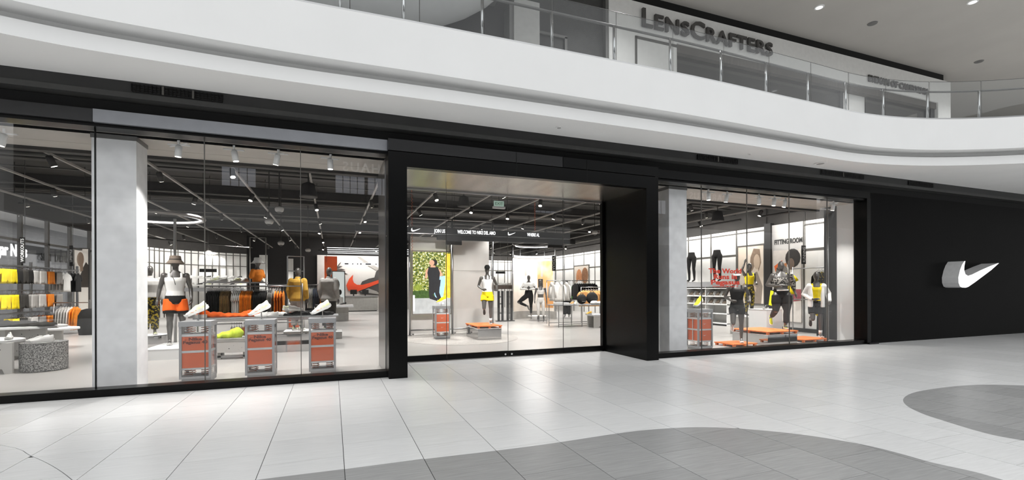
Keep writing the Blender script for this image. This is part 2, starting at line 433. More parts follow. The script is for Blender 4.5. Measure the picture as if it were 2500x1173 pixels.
# doors
dx = [XP1, onY(1090, 760, DY).x, onY(1240, 760, DY).x, onY(1375, 760, DY).x, XQ0]
for k, nm, lb in ((0, 'window_4', 'fixed glass sidelight left of the entrance doors'), (1, 'door_1', 'left frameless glass entrance door with black bottom rail'),
                  (2, 'door_2', 'right frameless glass entrance door with black bottom rail'), (3, 'window_5', 'fixed glass sidelight right of the entrance doors')):
    t = thing(nm, lb, None, ((dx[k] + dx[k + 1]) / 2, DY, 0), kind='structure')
    bx('pane', pane, t, dx[k] + .006, dx[k + 1] - .006, DY - .006, DY + .006, .11, 3.36)
    bx('bottom_rail', black_metal, t, dx[k] + .004, dx[k + 1] - .004, DY - .03, DY + .03, .01, .12)
    bx('top_rail', steel, t, dx[k] + .004, dx[k + 1] - .004, DY - .02, DY + .02, 3.335, 3.365)
    if k in (1, 2):
        x = dx[2] + (-.07 if k == 1 else .07)
        MB().cyl((x, DY - .04, .055), (x, DY - .028, .055), .02, n=14).build('lock', polished, t, world=True)
        if k == 2: bx('edge_strip', mullion_m, t, dx[2] - .003, dx[2] + .003, DY - .008, DY + .008, .12, 3.33)
        bx('edge_strip', mullion_m, t, dx[k + 1] - .004 if k == 2 else dx[1] - .004, dx[k + 1] + .004 if k == 2 else dx[1] + .004, DY - .01, DY + .01, .0, 3.36)
bx('door_jamb', black_metal, po, XQ0 - .05, XQ0, DY - .05, DY + .05, 0, 3.37)
# black wall with sign
wr = struct('wall_right', MB().box(XR + .02, XE, D, 8.05, 0, 3.80), black_wall, 'satin black storefront wall carrying the glowing white swoosh sign')
bx('end_post', black_metal, wr, XR - .02, XR + .12, 7.70, 8.0, 0, 3.63)
bx('foot_block', black_metal, wr, XR, XR + .35, 7.66, 7.80, 0, .04)
YS = 7.40
def swoosh_at(px):
    q = [onY(a, b, YS) for a, b in px]; return [(p.x, p.z) for p in q]
sp = swoosh_at([(2356.8, 638), (2351, 647), (2346, 660), (2342, 678), (2342.5, 691), (2346, 700), (2351, 702.5), (2358, 703), (2364, 701), (2380, 690), (2400, 675), (2420, 660), (2439, 643), (2420, 650), (2395, 661), (2375, 671), (2364, 674.5), (2357, 670), (2354, 660), (2354.5, 650)])
sw = thing('swoosh_sign', 'large white illuminated three-dimensional swoosh sign on the black wall', 'sign', (sum(p[0] for p in sp) / len(sp), D, min(p[1] for p in sp)))
fx = lambda u, v, d: (u, d, v)
MB().prism(sp, fx, YS, YS + .02).build('front_face', sign_white, sw, world=True)
MB().prism([(u, v) for u, v in sp], fx, YS + .02, D).build('return', mat('sign_return', 'BDBDBD', .4, var=.05, emit=.12), sw, world=True)

# ================================================================== BALCONY, SOFFIT, UPPER FLOOR
e4 = [(25, 0), (350, 65), (700, 127), (1050, 180), (1400, 235), (1700, 283), (1900, 319.3), (2000, 337), (2100, 355), (2200, 364), (2300, 366.5), (2400, 364.6), (2500, 360.5)]
ep = [onZ(a, b, 4.5) for a, b in e4]
ep = [Vector((-9.0, 3.2, 0)), Vector((-6.6, 5.0, 0)), Vector((-4.8, 6.05, 0))] + [Vector((p.x, p.y, 0)) for p in ep] + [Vector((16.2, 4.4, 0)), Vector((18.6, 2.7, 0)), Vector((21, .6, 0))]
edge = catmull(ep, 8)
for _ in range(6):   # even out reading noise
    edge = [edge[0]] + [(edge[i - 1] + edge[i] * 2 + edge[i + 1]) / 4 for i in range(1, len(edge) - 1)] + [edge[-1]]
def offs(d):
    out = []
    for i, p in enumerate(edge):
        t = (edge[min(i + 1, len(edge) - 1)] - edge[max(i - 1, 0)]).normalized(); out.append(p + Vector((-t.y, t.x, 0)) * d)
    return out
def strip(prof):
    mb = MB(); rows = []
    for d, z in prof: rows.append([(p.x, p.y, z) for p in offs(d)])
    n = len(edge)
    mb.add([p for r in rows for p in r], [(k * n + i, k * n + i + 1, (k + 1) * n + i + 1, (k + 1) * n + i) for k in range(len(rows) - 1) for i in range(n - 1)])
    return mb
ba = thing('trim_4', 'white curved balcony fascia with stepped underside above the storefront', None, (4, 6.7, 4.19), kind='structure')
def strip_s(nm, prof, m):
    o = strip(prof).build(nm, m, ba, world=True, smooth=False); return o
strip_s('fascia', [(.12, 5.19), (0, 5.19), (0, 4.5)], plaster)
strip_s('fascia_underside', [(0, 4.5), (.33, 4.5), (.33, 4.38)], plaster)
strip_s('lower_lip', [(.33, 4.38), (.165, 4.38), (.165, ZS)], plaster)
lip = offs(.165)
sf = MB(); n = len(lip)
sf.add([(p.x, p.y, ZS) for p in lip] + [(30, .6, ZS), (30, 8.1, ZS), (-10, 8.1, ZS), (-10, 3.2, ZS)], [list(range(n + 4))])
cs = struct('ceiling_soffit', sf, plaster_grey, 'pale grey soffit under the balcony along the storefront')
up = offs(.12)
uf = MB().add([(p.x, p.y, 5.0) for p in up] + [(40, .6, 5.0), (40, 16, 5.0), (-14, 16, 5.0), (-14, 3.2, 5.0)], [list(range(n + 4))])
struct('floor_upper', uf, tile_white, 'upper level walkway floor behind the balcony railing')
for (a, b, r) in ((2003, 399, .13), (1365, 311, .06), (1830, 376, .04)):
    q = onZ(a, b, ZS)
    t = thing('ceiling_disc', 'small round cover plate in the soffit ' + {.13: 'beside the right display window', .06: 'above the entrance portal', .04: 'between the two other plates'}[r], 'ceiling fixture', (q.x, q.y, ZS - .012))
    MB().lathe([(r, 0), (r, .006), (r * .9, .0115)], 24).build('plate', plaster_grey, t)
    MB().lathe([(r * .55, -.004), (r * .6, .0)], 20).build('centre', mat('plate_centre', 'B5B4B2', .6), t)
# railing
ra = thing('balcony_railing', 'curved glass balcony railing with polished posts and round handrail', 'railing', (6.3, 6.7, 5.19))
strip([(.02, 5.19), (.02, 5.225), (.09, 5.225), (.09, 5.19)]).build('base_shoe', steel, ra, world=True)
rail_c = offs(.14); MB().tube([(p.x, p.y, 5.86) for p in rail_c], .022, 8).build('handrail', mat('handrail_steel', '6E6C6A', .45, metal=.4), ra, smooth=True, world=True)
gp = offs(.055)
def edge_index(px, py):
    best = min(range(len(gp)), key=lambda i: abs((proj(gp[i].x, gp[i].y, 5.3) or (9e9, 0))[0] - px)); return best
def at_px(curve, px, z):
    for i in range(len(curve) - 1):
        a = proj(curve[i].x, curve[i].y, z); b = proj(curve[i + 1].x, curve[i + 1].y, z)
        if a and b and a[0] <= px <= b[0]:
            t = (px - a[0]) / (b[0] - a[0]); return i, curve[i].lerp(curve[i + 1], t)
    return None
jx = [700, 855, 1025, 1181, 1349, 1505, 1643, 1767, 1878, 1980, 2072, 2163, 2270, 2396]
jp = [at_px(gp, x, 5.6) for x in jx]
jp = [(0, gp[0])] + jp + [(len(gp) - 1, gp[-1])]
for (i0, p0), (i1, p1) in zip(jp, jp[1:]):
    pts = [p0] + gp[i0 + 1:i1 + 1] + [p1]
    pts = [p for k, p in enumerate(pts) if k == 0 or (p - pts[k - 1]).length > .01]
    d = (pts[-1] - pts[-2]).normalized(); pts[-1] = pts[-1] - d * .006
    d = (pts[1] - pts[0]).normalized(); pts[0] = pts[0] + d * .006
    mb = MB(); m = len(pts); rows = []
    nrm = []
    for k in range(m):
        t = (pts[min(k + 1, m - 1)] - pts[max(k - 1, 0)]).normalized(); nrm.append(Vector((-t.y, t.x, 0)) * .006)
    mb.rings([[tuple(pts[k] - nrm[k] + Vector((0, 0, 5.2))), tuple(pts[k] + nrm[k] + Vector((0, 0, 5.2))), tuple(pts[k] + nrm[k] + Vector((0, 0, 6.05))), tuple(pts[k] - nrm[k] + Vector((0, 0, 6.05)))] for k in range(m)])
    mb.build('glass_panel', pane_rail, ra, world=True)
    MB().tube([(pts[-1].x, pts[-1].y, 5.2), (pts[-1].x, pts[-1].y, 6.05)], .006, 4).build('joint_strip', MATS.get('joint_dark') or mat('joint_dark', '6A6967', .4, metal=.5), ra, world=True)
    MB().tube([(p.x, p.y, 6.052) for p in pts], .005, 4).build('edge_cap', mat('edge_cap', '5C5B59', .4, metal=.5), ra, world=True)
ps = offs(.10)
for x in [830, 985, 1177, 1347, 1499, 1636, 1760, 1870, 1972, 2064, 2156, 2264, 2390]:
    q = at_px(ps, x, 5.5)[1]
    p = MB().tube([(q.x, q.y, 5.19), (q.x, q.y, 5.84)], .022, 12).build('post', polished, ra, smooth=True, world=True)
    MB().tube([(q.x, q.y, 5.84), (q.x + .02, q.y + .03, 5.86)], .012, 6).build('rail_bracket', steel, p, world=True)
# upper storefront and ceiling
UY, UX1 = 9.5, 19.6
xo0, xo1 = 8.1, 18.9
zh = 7.38
wu = thing('wall_upper', 'pale upper level shop front above the balcony', None, (12, UY, 5.0), kind='structure')
wsm = mat('upper_wall', 'ECEBE8', .75, var=.03)
bx('wall_panel', wsm, wu, 6.12, UX1, UY, UY + .3, 7.58, 8.36)
bx('wall_panel', wsm, wu, 6.12, xo0, UY, UY + .3, 5.0, 7.58)
bx('wall_panel', wsm, wu, xo1, UX1, UY, UY + .3, 5.0, 7.58)
bx('header_beam', mat('timber_grey', '5F5A54', .75, var=.18, scale=2., stretch=(6, 1, .6)), wu, xo0, xo1, UY + .05, UY + .5, zh, 7.58)
bx('pier', wsm, wu, 14.55, 15.6, UY + .25, UY + .7, 5.0, zh)
bx('dark_frame', charcoal, wu, 14.35, 14.55, UY + .2, UY + .6, 5.0, zh)
bx('side_frame', charcoal, wu, 18.7, 18.9, UY + .1, UY + .5, 5.0, 7.5)
bx('shop_pane', glass('shop_glass', (.8, .8, .79), .08), wu, xo0, 14.4, UY + .2, UY + .212, 5.0, zh)
bx('shop_pane', MATS['shop_glass'], wu, 15.6, 18.7, UY + .2, UY + .212, 5.0, zh)
bx('window_frame', mullion_m, wu, 6.85, 6.9, UY - .02, UY + .02, 5.0, 7.5)
bx('window_frame', mullion_m, wu, 6.85, 8.1, UY - .02, UY + .02, 7.46, 7.52)
bx('dark_strip', dark_recess, wu, 5.9, UX1 - .2, UY + .1, UY + .3, 8.36, 8.62)
bx('shop_back_wall', mat('shop_dark', '3E3C3A', .9), wu, 6.1, 19.6, 15.8, 16, 5.0, 8.6)
bx('shop_ceiling', mat('shop_ceiling', '4A4743', .9, c2='38352F', thr=(.45, .55), scale=6., stretch=(1, 8, 1)), wu, 6.3, 19.5, UY + .3, 15.8, 7.62, 7.7)
wl = thing('wall_upper_left', 'dark upper level shop front with a pale pillar behind the railing', None, (2, UY, 5.0), kind='structure')
dkw = mat('upper_dark', '4B4A49', .5, var=.1, spec=.5)
bx('dark_wall', dkw, wl, -14, 6.12, UY + .15, UY + .4, 5.0, 8.6)
bx('pale_pillar', mat('pillar_pale', 'C4C3C0', .75), wl, onY(1245, 60, UY).x, onY(1306, 60, UY).x, UY - .25, UY + .15, 5.0, 7.6)
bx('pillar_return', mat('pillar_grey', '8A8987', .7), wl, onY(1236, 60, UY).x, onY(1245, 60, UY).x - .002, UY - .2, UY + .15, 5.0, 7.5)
bx('door_frame', mat('frame_grey', '7A7977', .5, metal=.3), wl, onY(1384, 60, UY).x, onY(1390, 60, UY).x, UY + .1, UY + .16, 5.0, 7.2)
bx('door_frame', MATS['frame_grey'], wl, onY(1306, 60, UY).x, onY(1390, 60, UY).x, UY + .1, UY + .16, 7.16, 7.22)
bx('end_post', MATS['frame_grey'], wl, onY(1480, 60, UY).x, onY(1486, 60, UY).x, UY + .02, UY + .2, 5.0, 8.3)
bx('lit_panel', glow('dim_panel', 'FFFFFF', .9), wl, onY(1362, 60, UY).x, onY(1378, 60, UY).x, UY + .12, UY + .15, 5.4, 6.35)
bx('bulkhead', mat('upper_bulk', '807F7D', .8), wl, -14, 3.3, UY - .5, UY + .15, 7.55, 8.6)
struct('wall_upper_end', MB().box(UX1 - .3, 60, 14.6, 15, 5.0, 8.62), mat('end_grey', '8D8B88', .85, var=.04), 'grey wall at the far end of the upper walkway')
struct('ceiling', MB().box(-14, 60, 5.2, 16, 8.62, 8.8), ceil_grey, 'grey plaster ceiling over the upper walkway')
dr = MB(); dpts = [(3.6 + 4.2 * math.cos(a), 8.2 + 3.0 * math.sin(a)) for a in [math.radians(x) for x in range(90, 271, 10)]]
struct('upper_bowl', MB().ell((-.6, 8.9, 8.7), 4.4, 1.3, 2.7, 40, 20), mat('bowl_grey', 'C9C9C8', .8, var=.03), 'large rounded pale grey shape bulging from the upper ceiling', smooth=True)  # plain pale grey bowl shape below the upper ceiling
def uptext(s, px0, py0, px1, ztop, label, bold):
    a = onY(px0, py0, UY); b = onY(px1, py0, UY)
    t = thing('shop_lettering', label, 'sign', ((a.x + b.x) / 2, UY - .03, a.z))
    return t, a, b
t, a, b = uptext('', 1561, 66, 1879, 0, 'large grey channel letters reading LENSCRAFTERS above the upper shop', 0)
wd = b.x - a.x; b2 = onY(1879, 140, UY)
xs = a.x; big = .50
for w_, sz, u0, wd_ in (('L', .62, 0, .30), ('ENS', .50, .37, 1.05), ('C', .62, 1.49, .44), ('RAFTERS', .50, 1.98, 2.30)):
    fit(text(w_, sz, letters_dark, t, (a.x + u0, UY - .06, 7.765), ext=.03, bold=.008, align='LEFT', world=True, space=1.08), wd_)
t, a, b = uptext('', 2120, 199, 2262, 0, 'small grey letters reading EYEXAM OF CALIFORNIA on the upper wall', 0)
text('EYEXAM OF CALIFORNIA', .27, letters_dark, t, ((a.x + b.x) / 2, UY - .03, 7.73), ext=.02, bold=.008, world=True, sx=.98)
for (a_, b_, nm) in ((2000, 17, 'lit'), (2375, 4, 'lit'), (2130, 57, 'plain'), (2390, 150, 'plain')):
    q = onZ(a_, b_, 8.62)
    t = thing('downlight', {'lit2000': 'glowing recessed downlight in the grey upper ceiling', 'lit2375': 'glowing recessed downlight near the ceiling edge', 'plain2130': 'flat round speaker grille in the upper ceiling', 'plain2390': 'flat round cover on the upper ceiling above the bend'}[nm + str(a_)], 'ceiling light', (q.x, q.y, 8.60))
    MB().lathe([(.11, 0), (.12, .019)], 20).build('trim_ring', white_m if nm == 'lit' else MATS['upper_bulk'], t)
    MB().lathe([(.08, -.004), (.08, 0)], 20).build('lens', glow('down_lens', 'FFFFFF', 1.4) if nm == 'lit' else MATS['frame_grey'], t)
for i, (a_, b_) in enumerate(((1660, 138), (1918, 196), (2112, 243), (2160, 255))):
    q = onZ(a_, b_, 7.62)
    t = thing('shop_downlight', 'small bright downlight inside the upper shop ceiling', 'ceiling light', (q.x, min(q.y, 14), 7.58), group='upper shop downlights')
    MB().lathe([(.07, 0), (.08, .035)], 14).build('housing', white_m, t); MB().lathe([(.05, -.006), (.05, 0)], 14).build('lens', lens, t)
for x in (-3, 1.5, 6, 10.5, 15, 19.5, 24):
    l = bpy.data.lights.new('walkway_spot', 'SPOT'); l.energy = 170; l.spot_size = math.radians(120); l.spot_blend = .8; l.shadow_soft_size = .08
    lo = bpy.data.objects.new('walkway_spot', l); COL.objects.link(lo); lo.location = (x, 8.0, 8.58)
for x in (9.5, 12.5, 16.5):
    l = bpy.data.lights.new('shop_light', 'AREA'); l.energy = 12; l.size = 1.2
    lo = bpy.data.objects.new('shop_light', l); COL.objects.link(lo); lo.location = (x, 12, 7.55)

# ================================================================== OPPOSITE SIDE OF THE ATRIUM (seen mirrored in the glass)
op = thing('wall_rear', 'opposite mall storefronts across the atrium', None, (5, -13, 0), kind='structure')
bx('lower_wall', mat('rear_dark', '2A2928', .7), op, -14, 40, -13.4, -13.2, 0, 4.6)
bx('fascia', mat('rear_fascia', 'B5B5B4', .7), op, -14, 40, -13.3, -12.6, 4.6, 5.9)
bx('upper_wall', mat('rear_upper', '3A3938', .7), op, -14, 40, -13.6, -13.3, 5.9, 9.6)
bx('roof_beam', mat('rear_beam', '6B6A69', .7), op, -14, 40, -13.6, -12.9, 9.6, 10.4)
for x in (-5.5, .2, 2.0, 14.0, 22.0):
    w_ = bx('lit_window', glow('daylit_window', 'F2F5FF', 1.3), op, x, x + 1.6, -13.3, -13.27, 7.0, 8.0)
    for k in range(1, 4): bx('window_bar', mullion_m, w_, x + k * .4 - .02, x + k * .4 + .02, -13.27, -13.25, 7.0, 8.0)
for x, lb in ((2.2, 'pale letters reading ARHAUS on the opposite upper shop front'), (27.5, 'pale letters reading ARHAUS on the far opposite shop front')):
    t = thing('rear_lettering', lb, 'sign', (x, -13.25, 8.3)); text('ARHAUS', .75, glow('pale_letters', 'FFFFFF', 1.0), t, (0, 0, 0), (PI / 2, 0, PI), ext=.02, bold=.01, space=1.2)
struct('wall_mall_left', MB().box(-14.2, -14, -13.5, 7.9, 0, 8.6), plaster_grey, 'end wall of the mall atrium')
struct('wall_mall_right', MB().box(40, 40.2, -13.5, 16, 0, 8.8), plaster_grey, 'far end wall of the mall')

# ================================================================== STORE SHELL
SX0, SX1, SY1, ZC = -9.2, 14.0, 33.2, 4.75
fs = struct('floor_store', MB().prism([(SX0, 7.98), (XP0, 7.98), (XP0, DY + .03), (XQ1, DY + .03), (XQ1, 7.98), (SX1, 7.98), (SX1, SY1), (SX0, SY1)], fnz, -.08, 0), store_floor_m, 'polished grey concrete floor inside the store')
struct('ceiling_store', MB().box(SX0, SX1 + .2, 8.2, SY1 + .2, ZC, ZC + .1), ceil_black, 'black open ceiling inside the store')
so = thing('ceiling_display', 'beige soffit over the display windows just behind the glass', None, (0, 8.6, ZG), kind='structure')
for a, b in ((SX0, XP0), (XQ1, 12.8)):
    bx('soffit_panel', beige, so, a, b, 7.99, 8.78, ZG, ZG + .06)
    bx('soffit_panel', beige, so, a, b, 8.79, 9.2, ZG, ZG + .06)
    bx('drop_beam', duct_black, so, a, b, 9.2, 9.36, 3.55, 4.1)
bx('drop_beam', duct_black, so, XP0, XQ1, DY + .05, DY + .3, 3.42, 4.2)
# column left and right behind the glass
def pillar(label, x0, x1, y0, y1):
    t = thing('pillar', label, 'pillar', ((x0 + x1) / 2, (y0 + y1) / 2, 0))
    bx('shaft', concrete, t, x0, x1, y0, y1, 0, 3.54); bx('cap', mat('pillar_top_shade', '6F6E6C', .8), t, x0 - .01, x1 + .01, y0 - .01, y1 + .01, 3.54, 3.60)  # dark top piece: slight shadow near the shaft top, put into colour
ca = onY(224, 600, 8.15).x
pillar('square pale concrete pillar behind the glass beside the bucket-hat mannequin', ca, -2.6, 8.15, 8.57)
cb_ = onY(1634, 700, 8.14).x
pillar('square pale concrete pillar behind the glass beside the black portal', cb_, onY(1677, 700, 8.14).x, 8.14, 8.6)
# side walls
dk_post = mat('post_black', '1C1B1A', .6, var=.1)
ws = struct('wall_display', MB().box(12.62, 12.8, 8.0, 8.6, 0, 3.6), white_m, 'white side wall of the right display window')
bx('dark_post', dk_post, ws, 12.62, 12.9, 8.6, 8.95, 0, 3.6)
def panel_wall(name, label, p0, p1, z1, zmid, n, facing, backing=True):
    """white lit wall of framed panels between plan points p0, p1; facing: +1 = visible side left of p0->p1"""
    p0 = Vector((*p0, 0)); p1 = Vector((*p1, 0)); d = (p1 - p0).normalized(); nn = Vector((-d.y, d.x, 0)) * facing
    L_ = (p1 - p0).length; t = thing(name, label, None, tuple((p0 + p1) / 2), kind='structure')
    fn = lambda u, v, q: tuple(p0 + d * u + nn * q + Vector((0, 0, v)))
    pw = L_ / n
    for i in range(n):
        for za, zb in ((.0, zmid - .02), (zmid + .02, z1)):
            MB().prism([(i * pw + .015, za), ((i + 1) * pw - .015, za), ((i + 1) * pw - .015, zb), (i * pw + .015, zb)], fn, 0, .03).build('wall_panel', white_wall, t, world=True)
    for i in range(n + 1):
        MB().prism([(i * pw - .022, 0), (i * pw + .022, 0), (i * pw + .022, z1), (i * pw - .022, z1)], fn, -.01, .055).build('mullion', mullion_m, t, world=True)
    for z in (zmid, z1 - .12):
        MB().prism([(0, z - .02), (L_, z - .02), (L_, z + .02), (0, z + .02)], fn, -.01, .06).build('rail', mullion_m, t, world=True)
    MB().prism([(0, z1), (L_, z1), (L_, ZC), (0, ZC)], fn, -.02, .02).build('bulkhead', ceil_black, t, world=True)
    return t
panel_wall('wall_store_right', 'white framed panel wall behind the running display', (14.0, 11.95), (14.0, SY1), 3.52, 2.62, 17, 1)
panel_wall('wall_store_near', 'short white framed wall with clothes rail beside the fitting room panel', (14.0, 8.4), (14.0, 10.55), 3.52, 2.62, 2, 1)
cw = [onZ(a, b, 3.45) for a, b in ((421, 610), (470, 613.5), (535, 617.5), (602, 621))]
cwp = [(-8.9, 25.0), (-8.5, 26.8), (-7.9, 28.2), (-7.0, 29.3), (-5.9, 30.2), (cw[3].x, 31.0)]
for i, (a, b) in enumerate(zip(cwp, cwp[1:])):
    panel_wall('wall_store_curve_%d' % (i + 1), ['first', 'second', 'third', 'fourth', 'fifth'][i] + ' facet of the curved white panel wall behind the shoe shelf', a, b, 3.45, 2.72, 4 if i > 1 else 5, -1)
panel_wall('wall_store_back', 'white framed back wall seen through the entrance doors', (9.3, 32.6), (14.0, 32.6), 3.45, 2.72, 9, -1)
wb = struct('wall_back', MB().box(SX0, SX1 + .2, SY1, SY1 + .2, 0, ZC), mat('back_dark', '211F1E', .7, var=.1), 'dark back wall of the store')
for a, b, y0_, y1_ in ((633, 653, 623, 760), (703, 716, 632, 760)):
    p = onY(a, y0_, 31.5); q = onY(b, y0_, 31.5)
    bx('lit_panel', white_wall, wb, p.x, q.x, 31.5, 31.56, .2, p.z)
wsw = struct('wall_feature', MB().box(-.9, 5.6, 32.7, 32.9, 0, 3.6), mat('feature_wall', 'D9D6D1', .6, var=.03), 'pale feature wall carrying the big orange swoosh at the back')
# glazed left side with the neighbouring mall corridor
wl2 = thing('window_6', 'glazed left side of the store looking into the next corridor', None, (SX0, 18, 0), kind='structure')
gy = [8.3, 11.0, 13.7, 16.2] + [onX(p_, 600, SX0).y for p_ in (49, 115, 170, 218)] + [26.3]
for y, y2 in zip(gy, gy[1:]):
    bx('mullion', MATS['frame_grey'], wl2, SX0 - .05, SX0 + .05, y - .05, y + .05, 0, ZC)
    bx('pane', pane, wl2, SX0 - .005, SX0 + .005, y + .06, y2 - .06, .1, 3.9)
bx('transom', MATS['frame_grey'], wl2, SX0 - .05, SX0 + .05, 9, 26.4, 2.95, 3.02)
bx('head_beam', duct_black, wl2, SX0 - .1, SX0 + .1, 8.2, 26.4, 3.8, ZC)
nb = thing('wall_left', 'grey shop fronts across the neighbouring corridor', None, (-14, 20, 0), kind='structure')
bx('shop_front', mat('nb_wall', '9C9C9D', .6, var=.05), nb, -14.2, -14.0, 8.2, 40, 0, 5)
bx('fascia_dark', charcoal, nb, -14.0, -13.9, 8.2, 40, 3.25, 3.6)
bx('corridor_floor', tile_grey, nb, -14, SX0, 8.2, 40, -.08, 0)
bx('corridor_ceiling', plaster_grey, nb, -14, SX0 - .1, 8.2, 40, 4.6, 4.7)
bx('corridor_end', mat('nb_end', '8C8B8A', .6), nb, -14, SX0, 39.8, 40, 0, 4.6)
for y in (13, 19, 25, 31):
    l = bpy.data.lights.new('corridor_light', 'AREA'); l.energy = 110; l.size = 1.5
    lo = bpy.data.objects.new('corridor_light', l); COL.objects.link(lo); lo.location = (-11.6, y, 4.5)
def sidesign(s, px, py, X, h, m, label, bold=.01, ext=.015, sx=1.9):
    p = onX(px, py, X); t = thing('shop_sign', label, 'sign', (X + .02, p.y, p.z)); text(s, h, m, t, (0, 0, 0), (PI / 2, 0, PI / 2), ext=ext, bold=bold, sx=sx); return t
q = onX(14, 622, -13.85)
sidesign('Sugar Nails', 19, 624, -13.85, .78, sign_white, 'white illuminated letters reading Sugar Nails across the corridor', .018, sx=.8)
skl = sidesign('SKIN', 112, 637, -13.85, .52, letters_black, 'black letters reading SKIN LAUNDRY across the corridor', .012, sx=.8)
text('LAUNDRY', .52, letters_black, skl, (0, 1.75, 0), (PI / 2, 0, PI / 2), ext=.015, bold=.012, sx=.8)

# ================================================================== LIGHT FITTINGS
def aim(o, d):
    o.rotation_euler = Vector(d).to_track_quat('-Z', 'Y').to_euler()
def spot_proto(name, bm, length, r):
    t = thing(name, 'proto', 'spotlight')
    bd = MB().lathe([(r * .6, 0), (r, -.02), (r, -length), (r * .86, -length)], 14).build('body', bm, t, smooth=True)
    MB().lathe([(r * .82, -length - .004), (r * .82, -length + .002)], 14).build('lens', lens, bd)
    return t
tracks = [-7.70 + 1.452 * k for k in range(15)]
protoB = spot_proto('track_spotlight', duct_black, .2, .055)
first = True
ABOVE = ['wall of shorts', 'terrazzo tables', 'ring light', 'bucket-hat mannequin', 'long jacket rack', 'steel shoe table', 'left portal pier', 'video screen', 'runner in yellow shorts', 'entrance doors', 'pillar beside the portal', 'hat table', 'runner in black', 'curvy mannequin', 'shoe box shelving']
k = 0
for i, x in enumerate(tracks):
    if x > 13.4: continue
    ya = 9.8 if not (XP0 < x < XQ1) else 10.2
    tr = thing('light_track', 'slim grey ceiling lighting track in line with the ' + ABOVE[i], 'track', (x, (ya + 32) / 2, 3.88), group='lighting tracks running into the store')
    bx('rail', track_grey, tr, x - .022, x + .022, ya, 31.5, 3.88, 3.92)
    for y in (ya + .4, 16, 22, 28): bx('hanger_rod', duct_black, tr, x - .006, x + .006, y - .006, y + .006, 3.92, ZC)
    for j, y in enumerate((10.9, 13.6, 16.6, 20.0, 24.0, 28.5)):
        yy = y + (.9 if i % 2 else 0) + random.uniform(-.2, .2)
        if first: s_ = protoB; first = False
        else: s_ = clone(protoB)
        s_['label'] = 'black cylindrical spotlight on the track in line with the ' + ABOVE[i]; s_['group'] = 'black spotlights in line with the ' + ABOVE[i]
        s_.location = (x, yy, 3.86)
        dx_, dy_ = random.choice(((.35, .25), (-.35, .2), (.2, -.4), (-.25, -.35), (.1, .5), (.55, .1)))
        s_.rotation_euler = Vector((dx_, dy_, -1)).to_track_quat('-Z', 'Y').to_euler()
        if (i + j) % 2 == 0:
            l = bpy.data.lights.new('spot', 'SPOT'); l.energy = LAMP_W; l.spot_size = math.radians(105); l.spot_blend = .6; l.shadow_soft_size = .06; l.color = (1, .98, .955)
            lo = bpy.data.objects.new('spot', l); COL.objects.link(lo); lo.location = (x + dx_ * .22, yy + dy_ * .22, 3.60); aim(lo, (dx_ * .5, dy_ * .5, -1))
protoW = spot_proto('display_spotlight', white_m, .17, .045)
firstw = True
disp = [(10, 318), (437, 345), (571, 357), (679, 366), (806, 377), (1729, 462), (1775, 470), (1853, 475), (1891, 480), (1918, 484), (2035, 492)]
for a, b in disp:
    q = onZ(a, b, ZG - .02)
    q.y = min(max(q.y, 8.12), 8.9); x = ray(a, b)[0] / ray(a, b)[1] * q.y
    s_ = protoW if firstw else clone(protoW); firstw = False
    s_.location = (x, q.y, ZG - .07); s_['label'] = 'white cylindrical display spotlight under the ' + ('right' if a > 1500 else 'left') + ' window soffit'; s_['group'] = 'white display spotlights ' + ('right' if a > 1500 else 'left')
    dd = Vector((random.uniform(-.25, .25), random.uniform(-.05, .25), -1)); s_.rotation_euler = dd.to_track_quat('-Z', 'Y').to_euler()
    bar = MB().box(x - .14, x + .14, q.y - .012, q.y + .012, ZG - .075, ZG - .06).box(x - .012, x + .012, q.y - .012, q.y + .012, ZG - .06, ZG)
    bar.v = [Matrix(s_.rotation_euler.to_matrix()).inverted() @ (p - s_.location) for p in bar.v]; bar.build('mount', white_m, s_)
    l = bpy.data.lights.new('display_spot', 'SPOT'); l.energy = SHOW_W; l.spot_size = math.radians(95); l.spot_blend = .7; l.shadow_soft_size = .04; l.color = (1, .97, .93)
    lo = bpy.data.objects.new('display_spot', l); COL.objects.link(lo); lo.location = Vector((x, q.y, ZG - .07)) + dd * .22; aim(lo, dd)
def washer(label, p0, p1, n, watts):
    p0 = Vector(p0); p1 = Vector(p1); c = (p0 + p1) / 2; d = p1 - p0
    t = thing('wall_washer', label, 'wall washer', tuple(c))
    MB().tube([p0 - c, p1 - c], .035, 6).build('housing', duct_black, t)
    nl = max(1, int(d.length / 4))
    for k in range(nl):
        l = bpy.data.lights.new('wash', 'AREA'); l.shape = 'RECTANGLE'; l.size = d.length / nl * .95; l.size_y = .08; l.energy = watts * d.length / nl; l.color = (1, .975, .94)
        lo = bpy.data.objects.new('wash', l); COL.objects.link(lo); lo.location = p0 + d * ((k + .5) / nl) + Vector((0, 0, -.05))
        z = -Vector(n).normalized(); x = d.normalized(); y = z.cross(x)
        lo.matrix_world = Matrix.Translation(lo.location) @ Matrix((x, y, z)).transposed().to_4x4()
washer('long black wall washer above the right panel wall', (13.1, 12.2, 3.75), (13.1, 32.2, 3.75), (1, 0, -1.2), WASH_W)
washer('short black wall washer above the clothes rail wall', (13.2, 8.9, 3.75), (13.2, 11.6, 3.75), (1, 0, -1.2), WASH_W)
washer('black wall washer above the curved panel wall', (-7.9, 25.6, 3.75), (-4.2, 29.9, 3.75), (-.8, .8, -1.2), WASH_W * 1.3)
washer('black wall washer above the back panel wall', (9.4, 31.6, 3.75), (13.6, 31.6, 3.75), (0, 1, -1.2), WASH_W * 1.2)
washer('black wall washer above the swoosh feature wall', (-.8, 31.4, 3.8), (5.4, 31.4, 3.8), (0, 1, -1.2), WASH_W)
